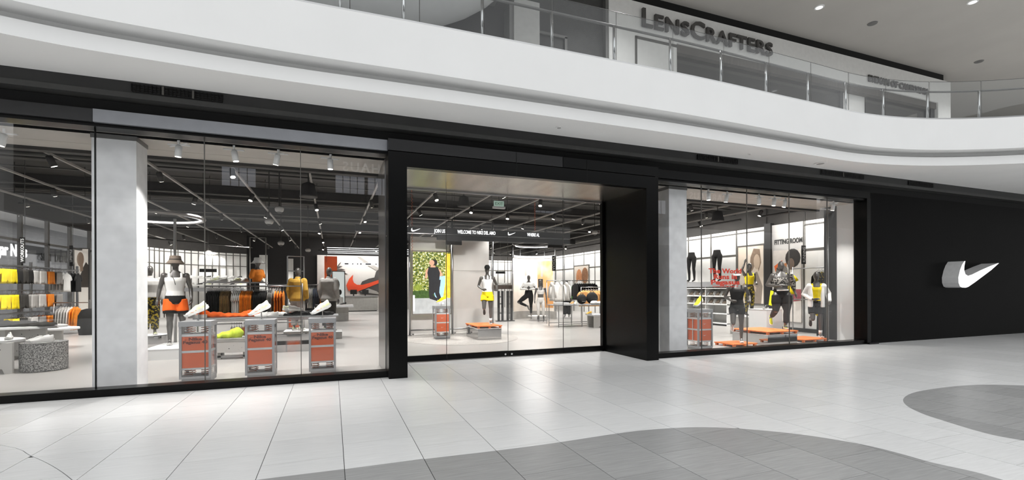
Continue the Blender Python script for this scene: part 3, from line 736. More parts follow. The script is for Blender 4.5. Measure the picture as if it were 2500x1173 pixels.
# ducts, beams and pipes
for i, (y, z, hh) in enumerate(((11.2, 4.25, .3), (13.3, 4.3, .35), (17.4, 4.25, .3), (21.5, 4.3, .35), (26, 4.25, .3))):
    one('ceiling_beam', MB().box(SX0 + .1, SX1 - .2, y, y + .25, z, ZC - .01), duct_black, 'black structural beam across the open ceiling', 'beam', 'black ceiling beams')
for i, (y, z, r) in enumerate(((10.4, 4.1, .03), (12.2, 4.15, .05), (13.0, 4.05, .02), (15.3, 4.1, .03), (16.4, 4.15, .05), (19, 4.1, .03), (23.5, 4.1, .04))):
    one('ceiling_pipe', MB().tube([(SX0 + .15, y, z), (SX1 - .3, y, z)], r, 8), mat('pipe_grey', '4A4845', .6), 'thin grey conduit running across under the black ceiling', 'pipe', 'ceiling conduits', smooth=True)
# bell pendants
bp_ = thing('bell_pendant', 'black bell pendant hanging above the table of shoes', 'pendant')
MB().lathe([(.03, .32), (.05, .31), (.13, .27), (.15, .15), (.18, .03), (.18, 0), (.165, .0)], 20).build('shade', duct_black, bp_, smooth=True)
MB().lathe([(.16, .005), (.16, .012)], 20).build('diffuser', mat('dim_white', '9A9894', .7), bp_); MB().cyl((0, 0, .31), (0, 0, 1.35), .012, n=6).build('rod', duct_black, bp_)
bq = onY(753, 482, 10.8); bp_.location = (bq.x, 10.8, bq.z)
bq = onY(1098, 503, 14.6); clone(bp_, (bq.x, 12.9, onY(1098, 503, 12.9).z), label='black bell pendant hanging inside the entrance')
clone(bp_, (onY(1752, 541, 10.6).x, 10.6, onY(1752, 541, 10.6).z), label='black bell pendant hanging over the running display')
for i, (a, b, y) in enumerate(((657, 540, 11.5), (686, 593, 15), (752, 610, 17), (1452, 567, 12.5), (682, 510, 11))):
    p = onY(a, b, y)
    t = thing('security_dome', 'white security camera dome hanging from the store ceiling', 'camera', (p.x, y, p.z), group='security camera domes')
    MB().lathe([(.03, -.09), (.08, -.05), (.09, 0), (.07, .03), (.02, .05)], 16).build('housing', mat('dome_white', 'B9B7B3', .5), t, smooth=True)
    MB().cyl((0, 0, .04), (0, 0, ZC - p.z), .012, n=6).build('stem', duct_black, t); MB().ell((0, 0, -.055), .06, .06, .05, 12, 6).build('dome', shoe_black, t, smooth=True)
# LED ring
rq = onY(372, 530, 15.0)
rg = thing('ring_light', 'large white LED ring hanging above the left displays', 'ring light', (rq.x, 15.0, rq.z - .04))
MB().tube([(1.15 * math.cos(a), 1.15 * math.sin(a), .04) for a in [2 * PI * k / 48 for k in range(49)]], .05, 6).build('ring_body', mat('ring_grey', '8A8885', .5), rg)
MB().tube([(1.07 * math.cos(a), 1.07 * math.sin(a), .03) for a in [2 * PI * k / 48 for k in range(49)]], .025, 5).build('led_strip', led, rg)
for a in (0, 2.1, 4.2): MB().cyl((1.15 * math.cos(a), 1.15 * math.sin(a), .05), (1.15 * math.cos(a), 1.15 * math.sin(a), ZC - rq.z), .005, n=4).build('cable', duct_black, rg)
pq = onY(427, 535, 13.4)
one('white_pole', MB().cyl((pq.x, 13.4, 0), (pq.x, 13.4, pq.z), .032, n=12), white_m, 'slim white pole rising behind the bucket-hat mannequin', 'pole', smooth=True)
# bar lights near the feature wall
for k in range(4):
    a = onZ(798, 613 + k * 3.6, 3.85); 
    t = thing('bar_light', 'long white LED bar in front of the orange swoosh wall', 'light bar', (2.6, 26.5 + k * 1.3, 3.60), group='four LED bars by the swoosh wall')
    MB().box(-2.9, 2.9, -.05, .05, 0, .03).build('housing', duct_black, t); MB().box(-2.85, 2.85, -.04, .04, -.02, 0).build('diffuser', led, t)
    for xx in (-2, 2): MB().box(xx - .008, xx + .008, -.008, .008, .03, ZC - 3.625).build('cable', duct_black, t)

# ================================================================== SHOES
def shoe_parts(L_=.30):
    k = L_ / .30
    prof = [(-.150, .018, .012, .030), (-.135, .034, .004, .048), (-.10, .044, 0, .062), (-.05, .046, 0, .078), (-.01, .042, .002, .098), (.03, .038, .004, .112), (.07, .036, .006, .108), (.11, .036, .006, .118), (.138, .030, .010, .128), (.150, .018, .022, .118)]
    up = MB(); rs = []
    for x, hw, zl, zh_ in prof:
        r = []
        for i in range(12):
            a = 2 * PI * i / 12; c, s_ = math.cos(a), math.sin(a)
            r.append((x * k, hw * k * c * (1 if s_ < .3 else .78), ((zl + .022) + max(0, s_) * (zh_ - zl - .022)) * k if s_ > 0 else (zl + .02) * k + s_ * .01 * k))
        rs.append(r)
    up.rings(rs)
    so_ = MB(); rs = []
    for x, hw, zl, zh_ in [(-.155, .016, .020, 0), (-.138, .037, .008, 0), (-.10, .048, .0, 0), (-.03, .045, .0, 0), (.04, .040, .0, 0), (.10, .042, .0, 0), (.142, .036, .006, 0), (.162, .016, .022, 0)]:
        t = .030 + (.012 if x > 0 else 0)
        rs.append([(x * k, hw * k * c, (zl + (t if s_ > 0 else 0) - (0 if s_ > 0 else 0)) * k) for c, s_ in ((1, -1), (1, 1), (-1, 1), (-1, -1))])
    so_.rings(rs)
    return up, so_
SHOE = {}
def shoe(loc, rz, upm, label, group=None, tilt=0., L_=.30, som=None, cat='shoe', mark=False, roll=0.):
    key = (upm.name, L_, mark)
    if key not in SHOE:
        u, so_ = shoe_parts(L_); t = thing('running_shoe', label, cat)
        ub = u.build('upper', upm, t, smooth=True); so_.build('sole', som or sole_m, t)
        if mark:
            for sg in (-1, 1):
                MB().prism([(.02 - .10 * u_, .022 + .035 * v_) for u_, v_ in SWOOSH[::-1]], lambda a, b, d: (a, sg * (.043 + d), b), 0, .004).build('side_mark', mat('mark_orange', 'E0602F', .6), ub)
        MB().tube([(-.02, -.012, .095), (-.02, .012, .095), (.0, -.012, .104), (.0, .012, .104), (.02, -.012, .111), (.02, .012, .111)], .003, 4).build('laces', white_fab, ub)
        SHOE[key] = t; o = t
    else: o = clone(SHOE[key])
    o['label'] = label
    if group: o['group'] = group
    elif 'group' in o: del o['group']
    o.location = loc; o.rotation_euler = (roll, tilt, rz); return o

# ================================================================== ORANGE DISPLAY CASES
def coil(c, r, h, turns=3):
    n = turns * 10
    return MB().tube([(c[0] + r * math.cos(2 * PI * k / 10), c[1] + r * math.sin(2 * PI * k / 10), c[2] + h * k / n) for k in range(n + 1)], .0045, 4)
def make_case(label, with_text=True):
    W, DP = .42, .40
    t = thing('display_case', label, 'display case')
    a, b = -W / 2, W / 2; c, d = 0, DP
    MB().box(a + .03, b - .0, c + .02, d - .03, 0, .05).build('plinth', case_grey, t)
    MB().box(a, b, c, d, .05, .085).build('base_tray', case_grey, t)
    MB().box(a - .005, b + .005, c - .005, d + .005, .855, .93).build('top_slab', case_grey, t)
    MB().box(a + .03, b - .03, c + .03, d - .03, .85, .856).build('top_plate', white_m, t)
    for x in (a, b - .034):
        for y in (c, d - .034): MB().box(x, x + .034, y, y + .034, .085, .855).build('post', case_grey, t)
    for z0, z1 in ((.70, .735), (.45, .483), (.19, .216)): MB().box(a + .012, b - .012, c + .012, d - .012, z0, z1).build('shelf', white_m, t)
    for z0, z1 in ((.483, .70), (.216, .45)):
        for x0, x1 in ((a + .036, -.006), (.006, b - .036)):
            for y0, y1 in ((c + .03, .194), (.206, d - .03)): MB().box(x0, x1, y0, y1, z0, z1).build('orange_box', orange, t)
        MB().box(a + .036, b - .036, c + .016, c + .026, z0 + .002, z1 - .002).build('front_panel', orange, t)
        MB().box(a + .016, a + .024, .19, .21, z0, z1).build('divider', white_m, t); MB().box(b - .024, b - .016, .19, .21, z0, z1).build('divider', white_m, t)
    for z, hh in ((.74, .105), (.09, .09)):
        for x in (-.11, .11):
            for y in (.11, .29): coil((x, y, z), .055, hh).build('spring', copper, t)
    for z in (.78, .82): MB().box(a + .06, a + .085, .06, .085, z, z + .022).build('clip', white_m, t)
    MB().box(a + .034, b - .034, c + .004, c + .009, .085, .855).build('front_glass', pane_case, t); fg = [c_ for c_ in t.children if c_.name.startswith('front_glass')][0]
    MB().box(b - .009, b - .004, c + .034, d - .034, .085, .855).build('side_glass', pane_case, t)
    MB().box(a + .004, a + .009, c + .034, d - .034, .085, .855).build('side_glass', pane_case, t)
    rd = MB().cyl((.0, .2, .93), (.0, .2, 1.045), .008, n=8).build('rod', steel, t); MB().lathe([(.03, .93), (.03, .936)], 14, (0, .2, 0)).build('rod_foot', steel, rd)
    if with_text:
        text('Nike', .062, letters_ink, fg, (.0, .0025, .640), ext=.001, bold=.002, sx=1.45)
        text('Pegasus 40', .062, letters_ink, fg, (.0, .0025, .592), ext=.001, bold=.002, sx=1.18)
        MB().prism([(-.135 + .045 * u, .645 + .014 * v) for u, v in SWOOSH], fx, .001, .0035).build('swoosh_mark', letters_ink, fg)
    else:
        for z in (.585, .325): MB().prism([(-.04 + .07 * u, z + .024 * v) for u, v in SWOOSH], fx, .013, .0158).build('swoosh_mark', white_m, t)
    return t
CY = 8.45
def case_x(px0, px1, y): return (onY(px0, 850, y).x + onY(px1, 850, y).x) / 2
c1 = make_case('orange display case with springs, first of three beside the pale pillar')
xa = [case_x(441, 511, CY), case_x(604, 664, CY), case_x(759, 815, CY)]
c1.location = (xa[0], CY, 0); c1.rotation_euler = (0, 0, 0)
clone(c1, (xa[1], CY, 0), label='orange display case with springs, middle one of three behind the glass')
clone(c1, (xa[2], CY, 0), label='orange display case with springs, nearest the black portal pier')
for x, lb in zip(xa, ('beside the pale pillar', 'in the middle of the three', 'nearest the portal')):
    shoe((x - .015, CY + .2, 1.045), 0, shoe_white, 'white and lime running shoe on the display case ' + lb, tilt=-.42, L_=.34, mark=True)
c4 = make_case('orange display case on the round rug inside the entrance', False)
c4.location = (onY(1063, 800, 12.9).x + .21, 12.9, 0)
shoe((c4.location.x + .02, 13.1, 1.045), .2, yellow_fab, 'yellow running shoe on the case beside the video screen', tilt=-.3, L_=.34)
clone(c4, (onY(702, 800, 16.1).x + .21, 16.1, 0), label='orange display case behind the table of folded clothes')
c6x = onY(1705, 850, 8.36).x
clone(c4, (c6x + .21, 8.36, 0), label='orange display case beside the pillar in the right window')
shoe((c6x + .19, 8.56, 1.045), .3, neon, 'neon yellow running shoe on the case in the right window', tilt=-.42, L_=.34)

# ================================================================== MANNEQUINS
TORSO = [(.84, .150, .105, .01), (.93, .170, .120, .01), (1.02, .152, .105, 0), (1.12, .135, .092, 0), (1.22, .148, .104, -.005), (1.33, .172, .120, -.01), (1.42, .178, .112, 0), (1.49, .125, .082, .005), (1.545, .062, .058, .005)]
def ringset(rows, w, s=1., add=0., n=18, dx=0.):
    return [[(dx + (rx * w * s + add) * math.cos(2 * PI * i / n), cy + (ry * (.5 + .5 * w) * s + add) * math.sin(2 * PI * i / n), z) for i in range(n)] for z, rx, ry, cy in rows]
def cut(rows, z0, z1):
    def at_(z):
        for a, b in zip(rows, rows[1:]):
            if a[0] <= z <= b[0]:
                t = (z - a[0]) / (b[0] - a[0]); return tuple(a[k] + (b[k] - a[k]) * t for k in range(4))
        return rows[0] if z < rows[0][0] else rows[-1]
    return [(z0, *at_(z0)[1:])] + [r for r in rows if z0 + .01 < r[0] < z1 - .01] + [(z1, *at_(z1)[1:])]
STAND = dict(sh=[(-.19, 0, 1.45), (.19, 0, 1.45)], el=[(-.25, .04, 1.17), (.25, .04, 1.17)], wr=[(-.26, -.05, .92), (.26, -.05, .92)], ha=[(-.255, -.09, .77), (.255, -.09, .77)],
             hip=[(-.095, .01, .90), (.095, .01, .90)], kn=[(-.10, -.02, .50), (.10, -.02, .50)], an=[(-.10, .03, .085), (.10, .03, .085)], toe=[(-.115, -.14, .03), (.115, -.14, .03)], head=(0, -.02, 1.715))
def lerp(a, b, t): return Vector(a).lerp(Vector(b), t)
def mannequin(label, loc, rz, h, pose=None, wear=(), w=1., wl=None, vox=.012, skin=None, group=None, legs=True, head=True):
    P = dict(STAND); P.update(pose or {})
    S_ = h / 1.85
    t = thing('mannequin', label, 'mannequin', loc, rz, group)
    B = MB()
    B.rings(ringset(TORSO, w))
    if head:
        hx, hy, hz = P['head']
        B.tube([(0, .005, 1.50), (hx * .6, hy * .4, 1.62)], [.058, .050], 12, round_=True)
        B.ell((hx, hy, hz), .076, .096, .128, 16, 12); B.ell((hx, hy - .02, hz - .06), .055, .07, .065, 12, 8); B.ell((hx, hy - .094, hz - .005), .012, .014, .026, 8, 6)
    wl = wl or w; lw = .5 + .5 * wl
    for s in (0, 1):
        sh, el, wr, ha = (Vector(P[k][s]) for k in ('sh', 'el', 'wr', 'ha'))
        B.ell(tuple(sh + Vector((0, 0, -.01))), .062 * lw, .06 * lw, .062 * lw, 12, 8)
        B.tube([sh, lerp(sh, el, .4), el], [.050 * w, .050 * w, .039 * lw], 12, round_=True)
        B.tube([el, lerp(el, wr, .3), wr], [.039 * lw, .040 * lw, .026], 12, round_=True)
        d = (ha - wr); dn = d.normalized(); side = Vector((1 if s else -1, 0, 0)); side = (side - dn * side.dot(dn)).normalized(); nrm = dn.cross(side)
        pal = wr + dn * .055
        B.tube([wr, wr + dn * .04, wr + dn * .085], [.026, .036, .034], 10, round_=True)
        for f in range(4):
            b0 = wr + dn * .085 + nrm * (.027 - .018 * f); ln = (.066, .076, .072, .056)[f]
            B.tube([b0, b0 + dn * ln * .55 + side * -.004, b0 + dn * ln + side * -.022], [.0105, .0095, .0085], 6, round_=True)
        B.tube([wr + dn * .03 + nrm * .03, wr + dn * .062 + nrm * .055 - side * .012, wr + dn * .095 + nrm * .058 - side * .02], [.012, .011, .009], 6, round_=True)
        if legs:
            hp, kn, an, toe = (Vector(P[k][s]) for k in ('hip', 'kn', 'an', 'toe'))
            B.tube([hp, lerp(hp, kn, .35), lerp(hp, kn, .75), kn], [.096 * wl, .088 * wl, .068 * lw, .058 * lw], 14, round_=True)
            kd = (an - kn).normalized()
            back = Vector((0, 1, 0)); back = (back - kd * back.dot(kd)).normalized() if abs(kd.y) < .95 else Vector((0, 0, 1))
            B.tube([kn, lerp(kn, an, .3) + back * .012, lerp(kn, an, .6) + back * .006, an], [.056 * lw, .058 * lw, .046 * lw, .034], 12, round_=True)
            hd = (toe - an).normalized()
            B.tube([an + (an - kn).normalized() * .03 - hd * .03, lerp(an, toe, .5), toe], [.036, .036, .026], 10, round_=True)
    Mx = Matrix.Scale(S_, 4); B.xf(Mx); put('body', remesh(B, vox, 5), skin or skin_dark, t)
    def leg_tube(G, s, f0, f1, r0, r1):
        hp, kn, an = (Vector(P[k][s]) for k in ('hip', 'kn', 'an'))
        def pt(f): return lerp(hp, kn, f) if f <= 1 else lerp(kn, an, f - 1)
        fs_ = [f0, (f0 + min(1, f1)) / 2] + ([1.0, 1.3, f1] if f1 > 1.01 else [f1])
        rr = []
        for f in fs_:
            base = [.096 * wl, .088 * wl, .068 * lw, .058 * lw][min(3, int(f * 3))] if f <= 1 else (.058 if f < 1.35 else .052 - .02 * (f - 1.3)) * lw
            u = (f - f0) / max(.01, f1 - f0); rr.append(base + r0 + (r1 - r0) * u)
        G.tube([pt(f) for f in fs_], rr, 14, round_=f1 > 1.9)
    for wr_ in wear:
        k, m = wr_[0], wr_[1]; G = MB(); nm = k; it = 3; v2 = max(vox, .011)
        if k == 'tank_top' or k == 'sports_bra':
            z0, z1 = (.95, 1.40) if k == 'tank_top' else (1.20, 1.39)
            if len(wr_) > 2: z0 = wr_[2]
            G.rings(ringset(cut(TORSO, z0, z1), w, 1.02, .014))
            for s in (-1, 1): G.tube([(s * .10 * w, -.10, 1.36), (s * .105, -.055, 1.49), (s * .10, .06, 1.46), (s * .09 * w, .10, 1.36)], .026, 8, round_=True)
        elif k == 'tee' or k == 'long_top':
            G.rings(ringset(cut(TORSO, wr_[2] if len(wr_) > 2 else .90, 1.50), w, 1.03, .02))
            for s in (0, 1):
                e = P['el'][s] if k == 'long_top' else lerp(P['sh'][s], P['el'][s], .6)
                G.tube([P['sh'][s], e] + ([P['wr'][s]] if k == 'long_top' else []), [.072 * w, .062 * lw] + ([.040] if k == 'long_top' else []), 12, round_=True)
        elif k == 'jacket':
            G.rings(ringset(cut(TORSO, .99, 1.50), w, 1.18, .035) if len(wr_) < 3 else ringset(cut(TORSO, wr_[2], 1.50), w, 1.18, .035))
            for s in (0, 1): G.tube([P['sh'][s], P['el'][s], lerp(P['el'][s], P['wr'][s], .85)], [.090, .082, .055], 12, round_=True)
            G.tube([(0, .0, 1.48), (0, 0, 1.57)], [.09, .075], 12)
        elif k == 'shorts':
            ln = wr_[2] if len(wr_) > 2 else .5
            G.rings(ringset(cut(TORSO, .86, 1.03), w, 1.04, .014))
            for s in (0, 1): leg_tube(G, s, -.02, ln, .018, .05 if len(wr_) < 4 else wr_[3])
        elif k == 'leggings':
            G.rings(ringset(cut(TORSO, .84, wr_[3] if len(wr_) > 3 else 1.06), w, 1.02, .012))
            for s in (0, 1): leg_tube(G, s, 0, wr_[2] if len(wr_) > 2 else 1.85, .008, .007)
            it = 2
        elif k == 'trousers':
            G.rings(ringset(cut(TORSO, .84, 1.03), w, 1.05, .018))
            for s in (0, 1): leg_tube(G, s, 0, 1.85, .02, .045)
        elif k == 'bucket_hat':
            hx, hy, hz = P['head']
            G.lathe([(.03, .145), (.085, .142), (.098, .13), (.105, .06), (.11, .05), (.158, -.015), (.165, -.025), (.155, -.025), (.104, .035), (.03, .04)], 26, (hx, hy, hz), 1., 1.08)
            G.xf(Mx); hb = G.build('bucket_hat', m, t, smooth=True); MB().lathe([(.108, .05), (.108, .075)], 26, (hx, hy, hz), 1., 1.08).xf(Mx).build('hat_band', dark_fab, hb, smooth=True); continue
        elif k == 'cap':
            hx, hy, hz = P['head']
            G.lathe([(.092, .03), (.094, .06), (.085, .105), (.055, .138), (.02, .146)], 20, (hx, hy, hz), .95, 1.15)
            G.xf(Mx); o = G.build('cap', m, t, smooth=True)
            MB().prism([(hx + .075 * math.cos(a), hy - .07 + .10 * math.sin(a)) for a in [PI + PI * q_ / 10 for q_ in range(11)]], lambda u, v, d: (u, v, hz + .035 + d - .1 * max(0, hy - .1 - v)), 0, .008).xf(Mx).build('cap_brim', m, o); continue
        elif k == 'visor':
            hx, hy, hz = P['head']
            G.lathe([(.09, .03), (.092, .075), (.086, .075), (.084, .03)], 20, (hx, hy, hz), .95, 1.12); G.xf(Mx); o = G.build('visor_band', m, t, smooth=True)
            MB().prism([(hx + .075 * math.cos(a), hy - .07 + .09 * math.sin(a)) for a in [PI + PI * q_ / 10 for q_ in range(11)]], lambda u, v, d: (u, v, hz + .035 + d), 0, .01).xf(Mx).build('visor_brim', m, o); continue
        elif k == 'socks':
            for s in (wr_[2] if len(wr_) > 2 else (0, 1)):
                kn, an = Vector(P['kn'][s]), Vector(P['an'][s]); MB().tube([lerp(kn, an, .74), an], [.046, .042], 12).xf(Mx).build('sock', m, t, smooth=True)
            continue
        elif k == 'shoes':
            for s in (0, 1):
                kn, an, toe = Vector(P['kn'][s]), Vector(P['an'][s]), Vector(P['toe'][s])
                fw = (toe - an); upv = (kn - an).normalized(); fw = (fw - upv * fw.dot(upv)).normalized()
                if abs(an.z - .085) < .03: upv = Vector((0, 0, 1)); fw = Vector((fw.x, fw.y, 0)).normalized()
                sd = upv.cross(-fw)
                u_, s_2 = shoe_parts(.29)
                o0 = an - upv * .085 + fw * .065
                R = Matrix(((-fw.x, sd.x, upv.x, o0.x), (-fw.y, sd.y, upv.y, o0.y), (-fw.z, sd.z, upv.z, o0.z), (0, 0, 0, 1)))
                ub = u_.xf(Mx @ R).build('shoe', m, t, smooth=True); s_2.xf(Mx @ R).build('shoe_sole', wr_[2] if len(wr_) > 2 else sole_m, ub)
            continue
        G.xf(Mx); put(nm, remesh(G, v2, it), m, t)
    return t
def plinth(label, x0, x1, y0, y1, h, m, name='plinth'):
    t = thing(name, label, 'plinth', ((x0 + x1) / 2, (y0 + y1) / 2, 0)); bx('body', m, t, x0, x1, y0, y1, 0, h - .012); bx('top', white_m if m is not chrome else chrome, t, x0 - .003, x1 + .003, y0 - .003, y1 + .003, h - .012, h); return t
def pallet(label, x0, x1, y0, y1, z):
    t = thing('pallet', label, 'pallet', ((x0 + x1) / 2, (y0 + y1) / 2, z)); n_ = 7; wd = (y1 - y0) / n_
    for k in range(n_): bx('board', pallet_orange, t, x0, x1, y0 + k * wd + .003, y0 + (k + 1) * wd - .003, z + .065, z + .09)
    for yy in (y0 + .02, (y0 + y1) / 2, y1 - .07):
        for xx in (x0 + .02, (x0 + x1) / 2 - .03, x1 - .08): bx('block', pallet_orange, t, xx, xx + .06, yy, yy + .05, z + .012, z + .065)
    bx('under_sheet', white_m, t, x0 + .01, x1 - .01, y0 + .01, y1 - .01, z, z + .012)
    return t
# A bucket-hat man on the white plinth
ax, ay = -3.2, 12.2
plinth('low white plinth under the bucket-hat mannequin', -3.52, -2.78, 11.3, 12.6, .22, white_m)
walk = dict(kn=[(-.095, -.05, .50), (.12, .02, .50)], an=[(-.10, .02, .085), (.14, .34, .20)], toe=[(-.105, -.15, .03), (.15, .24, .06)],
            el=[(-.265, .05, 1.17), (.265, .05, 1.17)], wr=[(-.30, -.02, .93), (.275, -.08, .95)], ha=[(-.305, -.06, .78), (.255, -.15, .82)])
mannequin('charcoal mannequin in white tank top, orange shorts and bucket hat', (ax, ay, .22), .25, 1.93, walk,
          (('tank_top', white_fab, .93), ('shorts', black_fab, .62, .035), ('bucket_hat', bucket_m), ('shoes', shoe_grey)), vox=.010)
m_ = bpy.data.objects['mannequin']
G = MB()
for s in (0, 1):
    hp, kn = Vector(walk.get('hip', STAND['hip'])[s]), Vector(walk['kn'][s]); G.tube([lerp(hp, kn, -.12), lerp(hp, kn, .25), lerp(hp, kn, .50)], [.115, .125, .13], 14)
put('orange_short_panels', remesh(G.xf(Matrix.Scale(1.93 / 1.85, 4)), .012, 2), orange_bright, m_)
MB().tube([(-.06, -.128, 1.5), (-.02, -.15, 1.40), (.0, -.155, 1.30)], .006, 6).build('cord', dark_fab, m_)
# H half hidden figure behind the pillar
hq = onZ(380, 838, 0)
t = thing('round_plinth', 'round chrome plinth beside the pillar under a jacketed mannequin', 'plinth', (hq.x - .1, hq.y, 0)); MB().lathe([(.38, 0), (.38, .2), (.36, .215), (.01, .215)], 28).build('drum', chrome, t, smooth=False)
MB().lathe([(.36, .215), (.36, .222)], 28).build('top', white_m, t)
mannequin('mannequin in pale jacket and dark print trousers on the round chrome plinth', (hq.x - .12, hq.y, .222), .3, 1.84, None, (('jacket', pale_fab), ('trousers', olive_pat), ('shoes', shoe_white)), vox=.014)
# B runner inside the entrance
bxx = onY(1167, 820, 12.3).x
plinth('mirrored steel plinth under the runner in yellow shorts', bxx, bxx + .68, 12.3, 13.5, .30, chrome)
pallet('orange slatted pallet on the mirrored plinth inside the entrance', bxx - .02, bxx + .70, 12.28, 13.52, .30)
run = dict(kn=[(-.10, -.13, .51), (.10, -.02, .50)], an=[(-.10, .26, .48), (.10, .02, .085)], toe=[(-.10, .32, .32), (.11, -.15, .03)],
           el=[(-.28, .10, 1.20), (.30, .12, 1.22)], wr=[(-.16, -.14, 1.10), (.30, -.10, 1.06)], ha=[(-.04, -.22, 1.09), (.22, -.22, 1.08)])
bpos = onZ(1197, 793, .40)
mannequin('charcoal mannequin running in white tank top, yellow shorts and black cap', (onY(1190, 800, 12.75).x, 12.75, .392), -.32, 1.69, run,
          (('tank_top', white_fab, .98), ('shorts', yellow_fab, .42, .03), ('cap', black_fab), ('socks', white_fab, (1,)), ('shoes', shoe_black)), w=.94, vox=.011)
# E F G in the right window
plE = [onY(1790, 848, 8.42).x, 0]
pallet('orange pallet under the runner in black behind the red lettering', 8.78, 9.52, 8.38, 9.0, 0)
mannequin('mannequin running in black tank top, black shorts and white visor', (9.17, 8.66, .09), -.75, 1.71, run,
          (('tank_top', black_fab, .98), ('shorts', black_fab, .40, .012), ('visor', white_m), ('shoes', white_fab)), w=.95, vox=.011)
fx0 = onY(1872, 838, 8.45).x
plinth('mirrored steel plinth under the curvy mannequin with yellow shoes', fx0, fx0 + 1.0, 8.42, 9.5, .25, chrome)
pallet('orange pallet on the mirrored plinth in the right window', fx0 - .02, fx0 + 1.02, 8.40, 9.52, .25)
stride = dict(kn=[(-.14, -.05, .51), (.13, -.06, .50)], an=[(-.16, .28, .30), (.12, .03, .085)], toe=[(-.17, .36, .15), (.13, -.15, .03)],
              hip=[(-.12, .01, .90), (.12, .01, .90)], el=[(-.31, .08, 1.20), (.30, .12, 1.22)], wr=[(-.12, -.20, 1.16), (.36, .02, .98)], ha=[(.0, -.24, 1.20), (.38, -.04, .84)])
fpx = onY(1898, 760, 8.95).x
F_ = mannequin('curvy mannequin in black leggings, patterned crop top and yellow shoes', (fpx, 8.85, .342), -.6, 1.77, stride,
          (('sports_bra', pattern_fab, 1.17), ('leggings', black_fab, 1.8, 1.06), ('shoes', neon)), w=1.28, wl=1.55, vox=.011)
MB().tube([(-.14, -.172, 1.0), (0, -.19, 1.005), (.16, -.168, 1.01)], .016, 8).build('waist_pouch', pale_fab, F_, smooth=True)
G = MB().tube([(.19, -.10, 1.40), (.27, -.02, 1.22), (.31, .02, 1.04)], [.07, .075, .05], 10, round_=True); put('draped_jacket', remesh(G, .014, 3), pattern_fab, F_)
MB().prism([(-.30, .62), (-.21, .60), (-.19, .98), (-.25, 1.0)], lambda u, v, d: (u, d + .03 * math.sin(v * 14), v), -.10, -.06).build('towel', neon, F_)
pallet('orange pallet under the mannequin in the white jacket', onY(1958, 832, 8.5).x, onY(2018, 832, 8.5).x, 8.45, 9.15, 0)
gpx = onY(1993, 800, 8.78).x
G_ = mannequin('mannequin running in white open jacket, yellow top and black shorts', (gpx, 8.78, .09), -.8, 1.76,
          dict(run, wr=[(-.10, -.17, 1.06), (.30, -.08, 1.0)], ha=[(.02, -.22, 1.08), (.28, -.16, .9)]),
          (('tank_top', yellow_fab, 1.0), ('shorts', black_fab, .62, .02), ('socks', white_fab, (1,)), ('shoes', shoe_black)), w=.95, vox=.011)
G = MB()
for s in (-1, 1):
    G.rings([[(s * (.135 + .065 * math.cos(a) * (1.1 if z < 1.2 else 1)), .0 + (.145 if z < 1.35 else .12) * math.sin(a), z) for a in [2 * PI * k / 12 for k in range(12)]] for z in (.84, 1.0, 1.2, 1.38, 1.46)])
    e = run['el'][0 if s < 0 else 1]; wq = (-.14, -.12, 1.07) if s < 0 else (.30, -.06, 1.03)
    G.tube([(s * .17, 0, 1.43), e, wq], [.085, .08, .055], 10, round_=True)
put('open_jacket', remesh(G.xf(Matrix.Scale(1.76 / 1.85, 4)), .013, 4), white_fab, G_)
MB().prism([(-.04, .62), (.02, .56), (.09, .58), (.12, .72), (.08, .82), (-.02, .8)], lambda u, v, d: (u, d + .02 * math.sin(u * 60), v), -.02, .02).build('tied_top', yellow_fab, G_)
# L figure standing behind E
lq = onY(1836, 700, 10.6)
plinth('grey concrete plinth behind the running mannequins', lq.x - .35, lq.x + .75, 10.3, 11.1, .55, concrete_warm)
mannequin('mannequin with raised arm in olive print outfit behind the runner in black', (lq.x, 10.7, .55), -.2, 1.62, dict(el=[(-.28, 0, 1.60), (.30, .1, 1.22)], wr=[(-.20, -.04, 1.84), (.22, -.12, 1.1)], ha=[(-.18, -.05, 1.98), (.1, -.2, 1.12)]),
          (('tank_top', yellow_fab, 1.1), ('leggings', olive_pat)), w=.92, vox=.014)
# C and D yoga pair
yq = onZ(1296, 779, 0)
t = thing('round_plinth', 'round mirrored plinth under the yoga pose mannequin', 'plinth', (yq.x - .1, 18.9, 0)); MB().lathe([(.33, 0), (.33, .18)], 24).build('drum', chrome, t); MB().lathe([(.44, .18), (.44, .205)], 28).build('top', white_m, t)
tree = dict(kn=[(-.46, -.10, .62), (.10, -.01, .50)], an=[(-.06, -.09, .44), (.10, .03, .085)], toe=[(.02, -.11, .27), (.11, -.15, .03)],
            el=[(-.34, -.06, 1.21), (.34, -.06, 1.21)], wr=[(-.05, -.24, 1.20), (.05, -.24, 1.20)], ha=[(-.012, -.25, 1.36), (.012, -.25, 1.36)])
mannequin('mannequin in tree yoga pose with white crop top and black leggings', (onY(1291, 760, 18.85).x, 18.85, .205), -.4, 1.80, tree,
          (('long_top', white_fab, 1.26), ('leggings', black_fab, 1.9, 1.14)), w=1.12, vox=.014)
mannequin('slim mannequin standing in pale grey sports bra and leggings', (onY(1320, 760, 18.1).x, 18.1, 0), -.4, 1.78, dict(kn=[(-.10, -.02, .50), (.12, -.05, .50)], an=[(-.09, .03, .085), (.13, .0, .085)]),
          (('sports_bra', pale_fab), ('leggings', pale_fab, 1.6)), w=.9, vox=.014)
